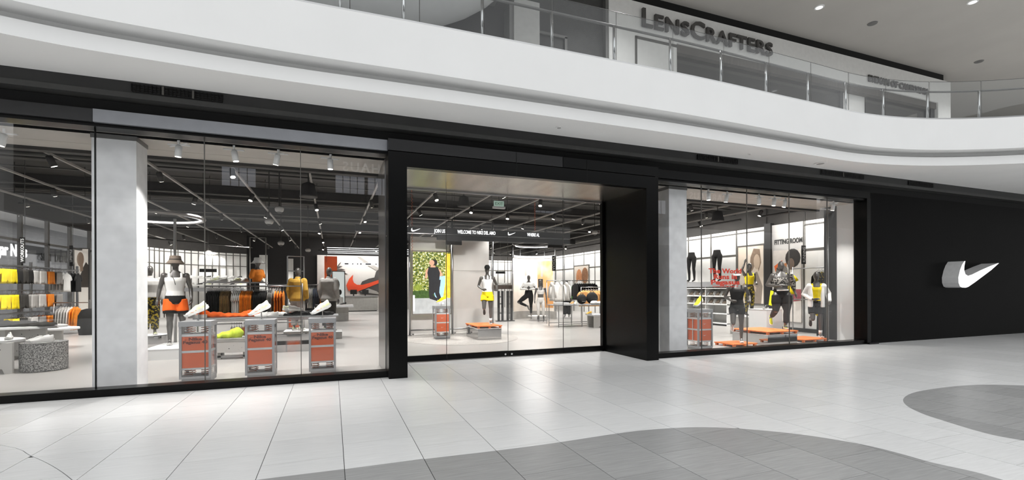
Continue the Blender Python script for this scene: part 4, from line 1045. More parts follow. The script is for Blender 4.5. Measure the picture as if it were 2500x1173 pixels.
# I and J jackets on plinths behind the table
for px, yy, jm, lm, lb, rz in ((727, 15.2, mustard, pale_fab, 'mannequin in mustard jacket turned away behind the shoe table', PI - .4), (803, 14.6, grey_fab, dark_fab, 'mannequin in grey jacket turned away beside the orange panel', PI - .5)):
    x = onY(px, 760, yy).x
    plinth('low grey plinth under the ' + ('mustard' if jm is mustard else 'grey') + ' jacket mannequin', x - .35, x + .35, yy - .4, yy + .4, .2, concrete_warm)
    mannequin(lb, (x, yy, .2), rz, 1.86, None, (('jacket', jm, .86), ('trousers', lm), ('shoes', shoe_white)), vox=.014)

# ================================================================== HANGING CLOTHES
GM = {}
def garment_mesh(kind, m, seed=0):
    key = (kind, m.name, seed)
    if key in GM: return GM[key]
    rnd_ = random.Random(seed * 31 + len(kind))
    P = dict(shorts=(.40, .165, .205, .05), tee=(.66, .20, .235, .034), jacket=(.74, .215, .25, .034), pants=(.95, .16, .19, .05), hoodie=(.70, .22, .25, .09))[kind]
    h, w0, w1, th = P; nu, nv = 10, 7; mb = MB(); ph = rnd_.uniform(0, 6)
    fr, bk = [], []
    for j in range(nv + 1):
        t = j / nv; hw = w0 + (w1 - w0) * t
        if kind in ('tee', 'jacket', 'hoodie') and t < .12: hw *= .55 + 3.7 * t
        for i in range(nu + 1):
            u = -1 + 2 * i / nu
            z = -h * t
            if kind in ('shorts', 'pants') and j == nv: z += (.10 if kind == 'shorts' else .55) * max(0, 1 - abs(u) * 3.2)
            if kind in ('tee', 'jacket', 'hoodie') and j == 0: z -= .05 * (abs(u))
            bul = th / 2 * (1 - u * u) ** .5 * (.5 + .5 * min(1, t * 3)) + .004
            fo = .006 * math.sin(u * 9 + ph + t * 2) * t
            fr.append((u * hw, -bul + fo, z)); bk.append((u * hw, bul + fo, z))
    n = nu + 1; N = len(fr); fs_ = []
    for j in range(nv):
        for i in range(nu):
            a = j * n + i; fs_ += [(a, a + 1, a + n + 1, a + n), (N + a + 1, N + a, N + a + n, N + a + n + 1)]
        a = j * n; fs_ += [(a, a + n, N + a + n, N + a), (a + nu, N + a + nu, N + a + n + nu, a + n + nu)]
    for i in range(nu): fs_ += [(i + 1, i, N + i, N + i + 1), (nv * n + i, nv * n + i + 1, N + nv * n + i + 1, N + nv * n + i)]
    mb.add(fr + bk, fs_)
    if kind in ('tee', 'jacket', 'hoodie'):
        for s in (-1, 1):
            e = (s * (w0 + .10), 0, -.26) if kind == 'tee' else (s * (w0 + .09), 0, -.58)
            sl_ = MB().tube([(s * w0 * .8, 0, -.09), (s * (w0 + .04), 0, -.17), e], [.05, .062, .055], 8); mb.add([(p.x, p.y * th * 7, p.z) for p in sl_.v], sl_.f)
    if kind == 'hoodie': mb.ell((0, .03, -.02), .11, .07, .09, 10, 6)
    me = mb.mesh(kind, m, True); GM[key] = me; return me
hang_me = None
def hanger_mesh():
    global hang_me
    if hang_me is None:
        mb = MB().tube([(-.17, 0, -.02), (0, 0, .04), (.17, 0, -.02)], .006, 5)
        mb.tube([(0, 0, .04), (0, 0, .08), (.018, 0, .10), (.02, 0, .12), (0, 0, .135), (-.02, 0, .12)], .004, 4)
        hang_me = mb.mesh('hanger', steel)
    return hang_me
NAMES = dict(shorts='hanging_shorts', tee='hanging_tee', jacket='hanging_jacket', pants='hanging_trousers', hoodie='hanging_hoodie')
CATS = dict(shorts='shorts', tee='t-shirt', jacket='jacket', pants='trousers', hoodie='hoodie')
def hang(kind, m, loc, rz, label, group, seed=0):
    """loc = point on the rail"""
    t = thing(NAMES[kind], label, CATS[kind], (loc[0], loc[1], loc[2] - .13), rz, group)
    o = bpy.data.objects.new('garment', garment_mesh(kind, m, seed)); COL.objects.link(o); o.parent = t
    o = bpy.data.objects.new('hanger', hanger_mesh()); COL.objects.link(o); o.parent = t
    return t
def rack(label, pts, legs, r=.016, m=None, name='clothes_rack'):
    """pts: list of rail polylines; legs: list of (x, y, z) tops"""
    a = legs[0]; t = thing(name, label, 'rack', (sum(l[0] for l in legs) / len(legs), sum(l[1] for l in legs) / len(legs), 0))
    for p in pts: MB().tube(p, r, 8).build('rail', m or steel, t, smooth=True, world=True)
    for l in legs: MB().tube([(l[0], l[1], 0), l], r, 8).build('post', m or steel, t, smooth=True, world=True)
    return t
# --- wall of shorts on face-out arms along the glazed left side
WX = -8.95
RZ = [2.12, 1.40, .72]
rk = thing('shorts_fixture', 'tall steel wall fixture with three tiers of shorts on the left', 'rack', (WX, 18.5, 0))
for z in RZ: bx('rail', steel, rk, WX - .02, WX + .02, 14.6, 22.4, z - .02, z + .02)
for y in (14.7, 17.0, 19.4, 22.3): bx('upright', steel, rk, WX - .03, WX + .03, y - .03, y + .03, 0, 2.3)
def wy(px): return onX(px, 660, -8.45).y
rows = [[('shorts', yellow_fab, 6, 4, 'yellow'), ('shorts', yellow_fab, 25, 6, 'yellow'), ('shorts', black_fab, 38, 3, 'black'), ('shorts', dark_fab, 52, 4, 'charcoal'), ('shorts', black_fab, 66, 3, 'black'), ('shorts', white_fab, 79, 4, 'white'), ('shorts', pale_fab, 98, 5, 'pale grey'), ('shorts', orange_fab, 118, 4, 'orange'), ('shorts', grey_fab, 138, 4, 'grey'), ('tee', white_fab, 156, 5, 'white'), ('tee', black_fab, 184, 7, 'black')],
        [('shorts', yellow_fab, 5, 5, 'yellow'), ('shorts', yellow_fab, 29, 5, 'yellow'), ('shorts', dark_fab, 51, 4, 'charcoal'), ('shorts', pale_fab, 76, 4, 'pale grey'), ('shorts', pale_fab, 96, 4, 'pale grey'), ('shorts', orange_fab, 117, 5, 'orange'), ('shorts', grey_fab, 138, 3, 'grey')],
        [('shorts', yellow_fab, 30, 3, 'yellow'), ('shorts', dark_fab, 50, 4, 'charcoal'), ('shorts', pale_fab, 76, 4, 'pale grey'), ('shorts', grey_fab, 96, 3, 'grey'), ('shorts', orange_fab, 116, 4, 'orange'), ('shorts', black_fab, 137, 4, 'black')]]
TIER = ['upper', 'middle', 'bottom']
for ri, row in enumerate(rows):
    for kind, m, px, n_, cn in row:
        y = wy(px)
        bx('arm', steel, rk, WX + .02, WX + .62, y - .008, y + .008, RZ[ri] - .008, RZ[ri] + .008)
        for k in range(n_):
            nm = 'T-shirt' if kind == 'tee' else 'shorts'
            hang(kind, m, (WX + .58 - k * .095, y, RZ[ri] + .01), PI / 2 + random.uniform(-.06, .06), '%s %s hanging on the %s tier of the left wall fixture' % (cn, nm, TIER[ri]), '%s %s on the %s tier' % (cn, nm, TIER[ri]), k % 3)
# long hoodies rack further in
hq = onX(165, 748, -7.4)
rack('low chrome rail of pale hoodies beyond the shorts', [[(-8.3, 19.2, 1.0), (-6.6, 19.2, 1.0)]], [(-8.3, 19.2, 1.0), (-6.6, 19.2, 1.0)])
hx0 = onY(148, 760, 19.2).x; hx1 = onY(188, 760, 19.2).x
for k in range(7):
    m, cn = ((pale_fab, 'pale grey'), (white_fab, 'white'), (orange_fab, 'orange'))[0 if k < 4 else 1 if k < 5 else 2]
    hang('jacket', m, (hx0 + (hx1 - hx0) * k / 6, 19.2, 1.0), PI / 2, cn + ' jacket on the low chrome rail beyond the shorts', cn + ' jackets on the low rail', k % 3)
dq = onY(219, 800, 18.6)
t = thing('clothes_stack', 'dark pile of hanging coats beside the pillar', 'coats', (dq.x, 18.6, 0)); MB().lathe([(.26, .0), (.30, .3), (.28, .6), (.2, .78), (.08, .82)], 14).build('coats', black_fab, t, smooth=True); MB().cyl((0, 0, .8), (0, 0, 1.1), .02, n=8).build('post', steel, t)

# ================================================================== TERRAZZO TABLES AND GRANITE STOOL (left window)
def terr_table(label, x, y, h, rx, ry, legs):
    t = thing('terrazzo_table', label, 'table', (x, y, 0))
    MB().lathe([(1, h - .045), (1, h - .008), (.985, h), (.01, h)], 40, (0, 0, 0), rx, ry).build('table_top', white_m, t)
    for (a, b, c, d) in legs:
        MB().prism([(a, 0), (a + .10, 0), (a + .13, .08), (a + .35, .08), (b - .35, .08), (b - .13, .08), (b - .10, 0), (b, 0), (b, h - .045), (a, h - .045)] if d == 'x' else [(a, 0), (b, 0), (b, h - .045), (a, h - .045)],
                   (lambda u, v, q_: (u, c + q_, v)) if d == 'x' else (lambda u, v, q_: (c + q_, u, v)), 0, .06).build('panel_leg', terrazzo, t)
    return t
tx = onY(52, 900, 10.48).x
terr_table('white terrazzo table with shoes beside the granite drum stool', tx - 1.05, 10.75, .57, .95, .55, [(-.95, .93, -.27, 'x'), (-.35, .45, -.5, 'y')])
terr_table('second white terrazzo table with folded dark clothes', onY(50, 830, 12.6).x - .45, 12.7, .68, 1.15, .6, [(-.9, .9, -.2, 'x'), (-.4, .4, .3, 'y')])
terr_table('small low terrazzo table in front of the shorts', onY(112, 830, 14.6).x, 14.6, .50, .62, .55, [(-.35, .35, -.1, 'x'), (-.3, .3, .0, 'y')])
gx = onY(108, 870, 10.78).x
t = thing('drum_stool', 'speckled granite drum stool with white shoes on top', 'stool', (gx, 10.78, 0)); MB().lathe([(.30, 0), (.315, .012), (.315, .485), (.305, .5), (.01, .5)], 36).build('drum', granite, t, smooth=False); MB().lathe([(.318, .488), (.318, .499)], 36).build('rim', mat('rim_grey', '6E6D6B', .6), t)
for k in (0, 1): shoe((gx - .06 + .09 * k, 10.72 - .08 * k, .502), .2 + .15 * k, white_fab, 'white low sneaker on the granite drum stool', 'white sneakers on the drum stool', L_=.30)
for k in range(6):
    shoe((tx - 1.25 + .2 * k, 10.62 + .05 * (k % 2), .572), 1.3 + .3 * (k % 3), white_fab, 'white shoe laid out on the terrazzo table beside the stool', 'white shoes on the terrazzo table', L_=.28)
def folded(label, x, y, z, w_, d_, n_, m, group=None, rz=0.):
    t = thing('folded_clothes', label, 'clothes', (x, y, z), rz, group)
    for k in range(n_):
        o = MB().rings([[(-w_ / 2 * f, -d_ / 2 * f, zz), (w_ / 2 * f, -d_ / 2 * f, zz), (w_ / 2 * f, d_ / 2 * f, zz), (-w_ / 2 * f, d_ / 2 * f, zz)] for f, zz in ((.97, k * .04), (1.0, k * .04 + .01), (1.0, k * .04 + .028), (.96, k * .04 + .039))])
        o.build('folded_layer', m, t)
    return t
def draped(label, x, y, z, pts, m, group=None, rz=0., th=.02, name='draped_clothes'):
    """a soft heap of cloth: pts = list of (u, v, height, radius)"""
    t = thing(name, label, 'clothes', (x, y, z), rz, group); G = MB()
    for u, v, hh, r in pts: G.ell((u, v, hh * .45), r, r * .7, hh * .55 + .012, 12, 8)
    me = remesh(G, .014, 3)
    for v in me.vertices: v.co.z = max(0, v.co.z + .008 * math.sin(v.co.x * 42 + v.co.y * 27))
    put('cloth', me, m, t); return t
draped('dark folded clothing on the second terrazzo table', onY(60, 790, 12.45).x, 12.45, .68, [(-.7, 0, .16, .2), (-.35, 0, .12, .28), (0, .02, .10, .26), (.28, 0, .07, .25)], dark_fab)
draped('small grey folded shirt on the low terrazzo table', onY(110, 800, 14.5).x, 14.5, .50, [(-.15, 0, .08, .18), (.1, 0, .1, .18)], grey_fab)

# ================================================================== SHOE TABLE, BENCH, MIRRORED STEPS (centre left window)
TYT = 12.9
tl, tr_ = onY(482, 768, TYT).x, onY(826, 768, TYT).x
zt = .76
tb = thing('steel_table', 'long grey steel table with orange clothes and shoes', 'table', ((tl + tr_) / 2, TYT, 0))
bx('table_top', case_grey, tb, tl, tr_, TYT - .4, TYT + .45, zt - .025, zt)
bx('table_rail', steel, tb, tl + .05, tr_ - .05, TYT - .34, TYT - .31, zt - .09, zt - .06); bx('table_rail', steel, tb, tl + .05, tr_ - .05, TYT + .36, TYT + .39, zt - .09, zt - .06)
for x in (tl + .08, -1.5, tr_ - .08):
    for y in (TYT - .33, TYT + .38): MB().cyl((x, y, 0), (x, y, zt - .025), .018, n=8).build('leg', steel, tb, world=True)
def tz(px): return onY(px, 760, TYT - .1).x
draped('bright orange clothing spread along the steel table', (tz(520) + tz(625)) / 2, TYT - .15, zt, [(-.62, 0, .16, .16), (-.4, .02, .12, .22), (-.1, 0, .09, .25), (.2, 0, .09, .24), (.34, .02, .15, .2), (.6, 0, .07, .25)], orange_bright)
folded('grey striped shirts folded under the orange clothing', tz(488), TYT - .18, zt, .36, .3, 2, pale_fab)
draped('white folded tee on the steel table', tz(672), TYT - .1, zt, [(-.15, 0, .08, .16), (.1, 0, .09, .2), (.3, 0, .06, .14)], white_fab)
draped('black clothing spread along the steel table', tz(750), TYT - .1, zt, [(-.45, 0, .06, .2), (-.15, 0, .10, .26), (.2, 0, .12, .26), (.45, 0, .08, .2)], black_fab)
for px, m, lb, rz in ((708, shoe_white, 'white and grey sneaker on the black clothing', .5), (722, shoe_grey, 'grey sneaker on the black clothing', .4), (785, shoe_black, 'black and orange sneaker lying on the black clothing', -.3)):
    shoe((tz(px), TYT - .2, zt + (.13 if px < 780 else .145)), rz + PI, m, lb, L_=.32)
for i, px in enumerate((640, 655, 668)): shoe((tz(px), TYT - .28, zt + .004 if i else zt + .004), .3 * i, white_fab, 'white sneaker at the edge of the steel table', 'white sneakers on the steel table', L_=.28)
# concrete bench with lime jacket
bl, br = onY(515, 840, 10.95).x, onY(612, 840, 10.95).x
bt = thing('concrete_bench', 'low terrazzo bench with lime jacket in front of the steel table', 'bench', ((bl + br) / 2, 11.15, 0))
bx('seat', concrete_warm, bt, bl, br, 10.9, 11.4, .36, .42); bx('front_panel', terrazzo, bt, bl + .02, br - .02, 10.92, 10.97, .14, .36); bx('foot_rail', steel, bt, bl, br, 11.0, 11.05, .03, .07)
for x in (bl + .1, br - .15): bx('leg', concrete_warm, bt, x, x + .06, 11.0, 11.35, 0, .36)
draped('lime camouflage jacket heaped on the low bench', onY(556, 815, 11.1).x, 11.1, .42, [(-.2, 0, .08, .14), (0, 0, .13, .16), (.16, 0, .2, .14)], lime)
shoe((onY(603, 815, 11.1).x, 11.1, .421), 1.2, shoe_black, 'dark sneaker at the end of the low bench', L_=.26)
ml_, mr_ = onY(628, 850, 12.0).x, onY(770, 850, 12.0).x
ms = thing('mirrored_steps', 'mirrored steel steps on the floor behind the orange cases', 'plinth', ((ml_ + mr_) / 2, 12.1, 0))
bx('lower_step', chrome, ms, ml_, mr_, 11.7, 12.15, 0, .16); bx('upper_step', chrome, ms, ml_ + .02, mr_, 12.15, 12.28, 0, .36)
for x in (ml_, (ml_ + mr_) / 2, mr_ - .03): bx('edge_strip', case_grey, ms, x, x + .03, 11.69, 11.7, 0, .16)
# main hanging rack
RY = 14.3
xr0, xr1 = onY(500, 700, RY).x, onY(738, 700, RY).x
zr = 1.50
mr = rack('long steel rack of jackets behind the shoe table', [[(xr0, RY, zr), (xr1, RY, zr)], [(xr0, RY, .5), (xr1, RY, .5)]], [(xr0, RY, zr + .08), ((xr0 + xr1) / 2, RY, zr + .08), (xr1, RY, zr + .08)])
bx('shelf', case_grey, mr, xr0, onY(652, 700, RY).x, RY - .2, RY + .25, zr + .08, zr + .11)
seq = [('jacket', black_fab, 9, 508, 540, 'black', 'rack'), ('jacket', brown_fab, 8, 540, 562, 'olive brown', 'rack'), ('tee', white_fab, 5, 570, 588, 'white', 'rack'), ('jacket', orange_fab, 9, 590, 616, 'orange', 'rack'), ('jacket', black_fab, 11, 622, 650, 'black', 'rack'), ('tee', grey_fab, 4, 655, 664, 'grey', 'rack'), ('tee', orange_fab, 4, 672, 692, 'orange', 'rack')]
for kind, m, n_, pa, pb, cn, _ in seq:
    for k in range(n_):
        x = onY(pa + (pb - pa) * k / max(1, n_ - 1), 700, RY).x
        wh = 'left end' if pb < 550 else 'right end' if pa > 640 else 'middle'
        nm = CATS[kind].replace('t-shirt', 'T-shirt')
        hang(kind, m, (x, RY, zr + .01), PI / 2, '%s %s at the %s of the long jacket rack' % (cn, nm, wh), '%s %ss at the %s of the long rack' % (cn, nm, wh), k % 3)
for k in range(8):
    m, cn = ((pale_fab, 'pale'), (orange_fab, 'orange'))[k > 4]
    hang('shorts', m, (onY(566 + 6 * k, 770, RY).x, RY, .5 + .03), PI / 2, cn + ' shorts on the bottom rail of the long rack', cn + ' shorts on the bottom rail of the long rack', k % 3)
# bust with white bucket hat
kx = onY(628, 690, RY).x
mannequin('bust in orange T-shirt and white bucket hat on the rack shelf', (kx, RY + .02, zr + .11 - .72), 1.1, 1.6, None, (('tee', orange_fab, 1.0), ('bucket_hat', white_fab)), vox=.014, legs=False) if False else None
def bust(label, loc, rz, top, hat):
    t = thing('bust', label, 'mannequin', loc, rz); B = MB(); dz = -1.12
    B.rings(ringset(cut(TORSO, 1.12, 1.545), .95)); B.tube([(0, .005, 1.50), (0, -.01, 1.62)], [.055, .05], 12, round_=True); B.ell((0, -.02, 1.715), .074, .094, .125, 14, 10)
    Mx = Matrix.Scale(.9, 4) @ Matrix.Translation((0, 0, dz)); put('body', remesh(B.xf(Mx), .014, 4), skin_dark, t)
    G = MB(); G.rings(ringset(cut(TORSO, 1.12, 1.50), .95, 1.06, .02))
    for s in (-1, 1): G.tube([(s * .18, 0, 1.45), (s * .24, .0, 1.28)], [.07, .07], 10, round_=True)
    put('tee', remesh(G.xf(Mx), .014, 3), top, t)
    MB().lathe([(.03, .145), (.085, .142), (.098, .13), (.105, .06), (.16, -.015), (.165, -.025), (.104, .035), (.03, .04)], 22, (0, -.02, 1.715), 1., 1.08).xf(Mx).build('bucket_hat', hat, t, smooth=True)
bust('bust in orange T-shirt and white bucket hat on the rack shelf', (kx, RY + .02, zr + .11), 1.0, orange_fab, white_fab)
for i, px in enumerate((520, 540, 575, 598, 642)): shoe((onY(px, 692, RY).x, RY, zr + .111), .4 * i, shoe_grey if i % 2 else shoe_white, 'sneaker standing on the shelf of the long jacket rack', 'sneakers on the rack shelf', L_=.28)
# second rack behind: grey, orange
R2 = 17.2
a2, b2_ = onY(650, 700, R2).x, onY(812, 700, R2).x
z2 = 1.56
rack('steel rack of grey and orange shirts behind the mustard jacket', [[(a2, R2, z2), (b2_, R2, z2)]], [(a2, R2, z2), (b2_, R2, z2)])
for k in range(14):
    px = 752 + k * 3.4
    m, cn = (pale_fab, 'pale grey') if k < 4 else (denim, 'blue grey') if k < 9 else (orange_fab, 'orange')
    hang('jacket' if k > 8 else 'tee', m, (onY(px, 700, R2).x, R2, z2 + .01), PI / 2, cn + ' shirt on the rack behind the mustard jacket', cn + ' shirts on the rear rack', k % 3)
for k in range(8):
    px = 655 + k * 4.2; m, cn = (pale_fab, 'pale grey') if k < 6 else (grey_fab, 'dark grey')
    hang('tee', m, (onY(px, 700, R2).x, R2, z2 + .01), PI / 2, cn + ' T-shirt at the pillar end of the rear rack', cn + ' T-shirts at the pillar end of the rear rack', k % 3)
# display frame of tubes
def frame(label, px0, px1, py0, Y, bars=(), m=None):
    x0, x1 = onY(px0, py0, Y).x, onY(px1, py0, Y).x; z1 = onY(px0, py0, Y).z
    t = thing('tube_frame', label, 'frame', ((x0 + x1) / 2, Y, 0))
    for x in (x0, x1): MB().cyl((x, Y, 0), (x, Y, z1), .02, n=8).build('post', m or steel, t, world=True)
    for z in (z1,) + tuple(bars): MB().cyl((x0, Y, z), (x1, Y, z), .016, n=8).build('bar', m or steel, t, world=True)
frame('tall steel tube frame behind the mustard jacket mannequin', 702, 742, 626, 16.75, (2.0,))
frame('slim steel tube frame beside the bust in the orange shirt', 610, 649, 580, 18.0, (2.3, 1.9), mullion_m)

# ================================================================== BACK OF STORE: shoe wall, swoosh wall, counter
def shelf_shoes():
    p0 = Vector((-7.4, 28.4, 0)); p1 = Vector((-4.8, 30.4, 0)); d = (p1 - p0).normalized()
    t = thing('shoe_shelf', 'long white wall shelf with two rows of sneakers', 'shelf', tuple((p0 + p1) / 2))
    nn = Vector((d.y, -d.x, 0))
    fn = lambda u, v, q_: tuple(p0 + d * u + nn * q_ + Vector((0, 0, v)))
    L_ = (p1 - p0).length
    for z in (1.62, 2.02): MB().prism([(0, z - .03), (L_, z - .03), (L_, z), (0, z)], fn, -.1, .25).build('shelf_board', white_m, t, world=True)
    MB().prism([(0, 1.30), (L_, 1.30), (L_, 1.5), (0, 1.5)], fn, 0, .2).build('shelf_fascia', case_grey, t, world=True)
    for u in (0, L_ / 2, L_ - .04): MB().prism([(u, 0), (u + .04, 0), (u + .04, 2.02), (u, 2.02)], fn, -.1, -.06).build('upright', steel, t, world=True)
    for r_, z in enumerate((1.62, 2.02)):
        for k in range(8):
            q_ = p0 + d * (.2 + k * (L_ - .4) / 7) + nn * .08
            shoe((q_.x, q_.y, z + .002), math.atan2(d.y, d.x), [white_fab, shoe_white, shoe_black, shoe_grey][(k * 3 + r_) % 4], 'sneaker on the %s row of the white shoe shelf' % ('upper' if r_ else 'lower'), 'sneakers on the %s shelf row' % ('upper' if r_ else 'lower'), L_=.33)
shelf_shoes()
YF = 32.66
def fpt(l): return [(onY(a, b, YF).x, onY(a, b, YF).z) for a, b in l]
t = thing('swoosh_graphic', 'huge orange swoosh graphic on the pale back wall', 'wall graphic', (onY(885, 700, YF).x, YF, 1.1))
MB().prism(fpt([(862, 671), (852, 682), (845.5, 697), (849, 708), (857, 712.5), (870, 713), (890, 706), (925, 692), (950, 682), (950, 677), (925, 684), (900, 692), (885, 696), (872, 696), (864, 691), (861, 683)]), fx, YF - .035, YF).build('swoosh', mat('swoosh_orange', 'E5502A', .6, var=.1, scale=2.), t, world=True)
dk = mat('print_dark', '4A4745', .7, var=.15, scale=2.); mid = mat('print_mid', 'A9A5A0', .7, var=.08, scale=2.)
MB().prism(fpt([(878, 700), (884, 688), (900, 681), (914, 678), (918, 664), (926, 656), (945, 654), (945, 722), (918, 722), (880, 718), (876, 712)]), fx, YF - .012, YF).build('printed_runner', dk, t, world=True)
MB().prism(fpt([(880, 712), (900, 705), (920, 712), (930, 720), (900, 716)]), fx, YF - .02, YF - .012).build('printed_shoe', mid, t, world=True)
MB().prism(fpt([(872, 628), (880, 628), (905, 645), (925, 655), (922, 663), (900, 650)]), fx, YF - .012, YF).build('printed_arm', mid, t, world=True)
for i, (a, b, c, d) in enumerate(((822, 655, 833, 640), (822, 656, 836, 650), (823, 660, 843, 659), (824, 664, 850, 670), (824, 667, 838, 676))):
    MB().prism(fpt([(a, b - 2), ((a + c) / 2, (b + d) / 2 - 3), (c, d), ((a + c) / 2, (b + d) / 2 + 2), (a, b + 2)]), fx, YF - .012, YF).build('printed_palm_leaf', dk, t, world=True)
for (a, b, nm_) in ((792, 823, 'orange'),):
    x0, x1 = onY(a, 626, 31).x, onY(b, 626, 31).x; z1 = onY(a, 626, 31).z
    one('orange_banner', MB().box(x0, x1, 31, 31.06, 0, z1), mat('banner_orange', 'F26A2A', .6, c2='D84A38', thr=(.3, .8), scale=.6), 'tall orange banner panel beside the swoosh wall', 'banner')
x0, x1 = onY(812, 664, 24).x, onY(840.5, 664, 24).x; z0, z1 = onY(812, 735, 24).z, onY(812, 664, 24).z
def poster(name, label, cat, o, U, V, base, shapes, frame_m=None, th=.03, nrm=None, emit=False):
    """flat print: o corner, U and V edge vectors, shapes in 0..1 coordinates"""
    o, U, V = Vector(o), Vector(U), Vector(V); N = nrm or U.cross(V).normalized()
    t = thing(name, label, cat, tuple(o + U / 2))
    fn = lambda u, v, d: tuple(o + U * u + V * v + N * d)
    MB().prism([(0, 0), (1, 0), (1, 1), (0, 1)], fn, -th, 0).build('print', base, t, world=True)
    for i, (nm, pts, m) in enumerate(shapes): MB().prism(pts, fn, .0005 + .0006 * i, .003 + .0012 * i).build(nm, m, t, world=True)
    if frame_m:
        fw = .04; a, b = fw / U.length, fw / V.length
        for pts in ([(-a, -b), (1 + a, -b), (1 + a, 0), (-a, 0)], [(-a, 1), (1 + a, 1), (1 + a, 1 + b), (-a, 1 + b)], [(-a, 0), (0, 0), (0, 1), (-a, 1)], [(1, 0), (1 + a, 0), (1 + a, 1), (1, 1)]):
            MB().prism(pts, fn, -th, .02).build('frame', frame_m, t, world=True)
    return t
def oval(cx, cy, rx, ry, n=14): return [(cx + rx * math.cos(2 * PI * k / n), cy + ry * math.sin(2 * PI * k / n)) for k in range(n)]
sk_g = mat('print_grey_skin', 'B9B4AE', .7, var=.06, scale=4.); sk_d = mat('print_hair', '2C2927', .8, var=.15, scale=6.)
poster('portrait_screen', 'tall lit screen with a black and white portrait', 'screen', (x0, 24, .0), (x1 - x0, 0, 0), (0, 0, z1), mat('screen_pale', 'E8F0EE', .5, emit=.5, var=.03),
       [('printed_hair', oval(.3, .72, .3, .13), sk_d), ('printed_face', oval(.33, .66, .22, .10), sk_g), ('printed_figure', [(.1, 0), (.9, 0), (.85, .3), (.6, .5), (.2, .55)], dk), ('printed_shirt', [(.3, .25), (.95, .28), (.9, .45), (.4, .47)], white_m), ('printed_cap', oval(.62, .56, .16, .06), sk_d)], mullion_m)
wt = onY(840, 645, 29)
t = thing('white_ticker', 'thin white light strip with small symbols before the swoosh wall', 'sign', (onY(885, 645, 29).x, 29, onY(885, 648, 29).z))
bx('strip', glow('strip_white', 'FFFFFF', 1.1), t, onY(840, 645, 29).x, onY(960, 645, 29).x, 28.97, 29.03, onY(885, 648.5, 29).z, onY(885, 642, 29).z)
for px_, w_ in ((846, 9), (861, 2), (873, 2), (881, 3), (899, 13), (918, 2)): bx('symbol', letters_black, t, onY(px_ - w_ / 2, 645, 29).x, onY(px_ + w_ / 2, 645, 29).x, 28.96, 28.97, onY(885, 646.6, 29).z, onY(885, 644, 29).z)
for x in (-.3, 4.0): MB().cyl((x, 29, onY(885, 642, 29).z), (x, 29, ZC), .008, n=4).build('cable', duct_black, t, world=True)
cx0, cx1 = onY(843, 740, 30.5).x, onY(922, 740, 30.5).x
t = thing('cash_counter', 'long concrete service counter below the orange swoosh', 'counter', ((cx0 + cx1) / 2, 30.5, 0)); bx('body', concrete_warm, t, cx0, cx1, 30.5, 31.3, .05, .93); bx('toe_kick', dark_recess, t, cx0 + .05, cx1 - .05, 30.55, 31.3, 0, .05); bx('worktop', case_grey, t, cx0 - .03, cx1 + .03, 30.46, 31.34, .93, .97)
for x in (cx0 + .5, cx0 + 1.2): 
    m2 = thing('register_screen', 'black register screen on the service counter', 'screen', (x, 30.9, .97), group='register screens'); MB().box(-.2, .2, -.015, .015, .1, .38).build('screen', shoe_black, m2); MB().box(-.04, .04, -.02, .05, 0, .12).build('stand', shoe_black, m2)
# concrete display block
qx0, qx1 = onY(807, 780, 21.6).x, onY(851, 780, 21.6).x
t = thing('concrete_block', 'concrete display block with a thick slab top mid store', 'table', ((qx0 + qx1) / 2, 22, 0)); bx('block', concrete_warm, t, qx0, qx1, 21.6, 22.4, 0, .62); bx('slab', concrete, t, qx0 - .5, qx1 + .2, 21.4, 22.6, .62, .70)
shoe((qx0 + .5, 21.7, .702), .2, shoe_black, 'black sneaker on the concrete display block', L_=.3); shoe((qx0 + .1, 21.6, .702), .4, shoe_white, 'white sneaker on the concrete display block', L_=.3)
draped('pale jacket draped on the concrete display block', qx0 - .2, 21.8, .70, [(-.1, 0, .5, .2), (.05, 0, .3, .25)], pale_fab)

# ================================================================== ENTRANCE ZONE
one('round_rug', MB().lathe([(1.0, 0), (1.0, .005), (.01, .005)], 64, (3.45, 13.1, 0), 1.62, 1.75), rug_m, 'round speckled grey rug inside the entrance', 'rug')
FY = 14.15
pxs = [onY(a, 700, FY).x for a in (1000, 1104, 1203)]
ztop = onY(1000, 532, FY).z
ef = thing('entrance_frame', 'steel tube frame holding the video screen inside the entrance', 'frame', (pxs[1], FY, 0))
for x in pxs: MB().cyl((x, FY, .012), (x, FY, ztop), .03, n=12).build('post', steel, ef, smooth=True, world=True)
MB().cyl((pxs[0], FY, ztop), (pxs[2], FY, ztop), .028, n=12).build('top_bar', steel, ef, smooth=True, world=True)
MB().cyl((pxs[0], FY, .17), (pxs[2], FY, .17), .022, n=10).build('foot_bar', steel, ef, smooth=True, world=True)
for x in pxs: MB().lathe([(.06, .012), (.06, .03)], 16, (x, FY, 0)).build('foot_plate', steel, ef, world=True)
pan = mat('panel_linen', 'E2DFDA', .8, var=.05, scale=3.)
ptop = onY(1150, 583, 14.4).z
t = thing('fabric_panel', 'tall grey linen panel behind the runner in yellow shorts', 'panel', (pxs[2] - .6, 14.4, 0)); bx('panel', pan, t, pxs[1] + .03, pxs[2] - .05, 14.38, 14.46, .05, ptop); bx('seam', mat('seam', '9A968F', .8), t, pxs[1] + .03, pxs[2] - .05, 14.375, 14.379, 1.98, 1.99)
for x in (pxs[1] + .1, pxs[2] - .12): bx('foot', steel, t, x, x + .05, 14.3, 14.54, .0125, .05)
t = thing('backing_panel', 'grey linen panel behind the video screen', 'panel', ((pxs[0] + pxs[1]) / 2, 14.4, 0)); bx('panel', pan, t, pxs[0] + .03, pxs[1] - .02, 14.38, 14.46, .05, ptop)
for x in (pxs[0] + .1, pxs[1] - .15): bx('foot', steel, t, x, x + .05, 14.3, 14.54, .0125, .05)
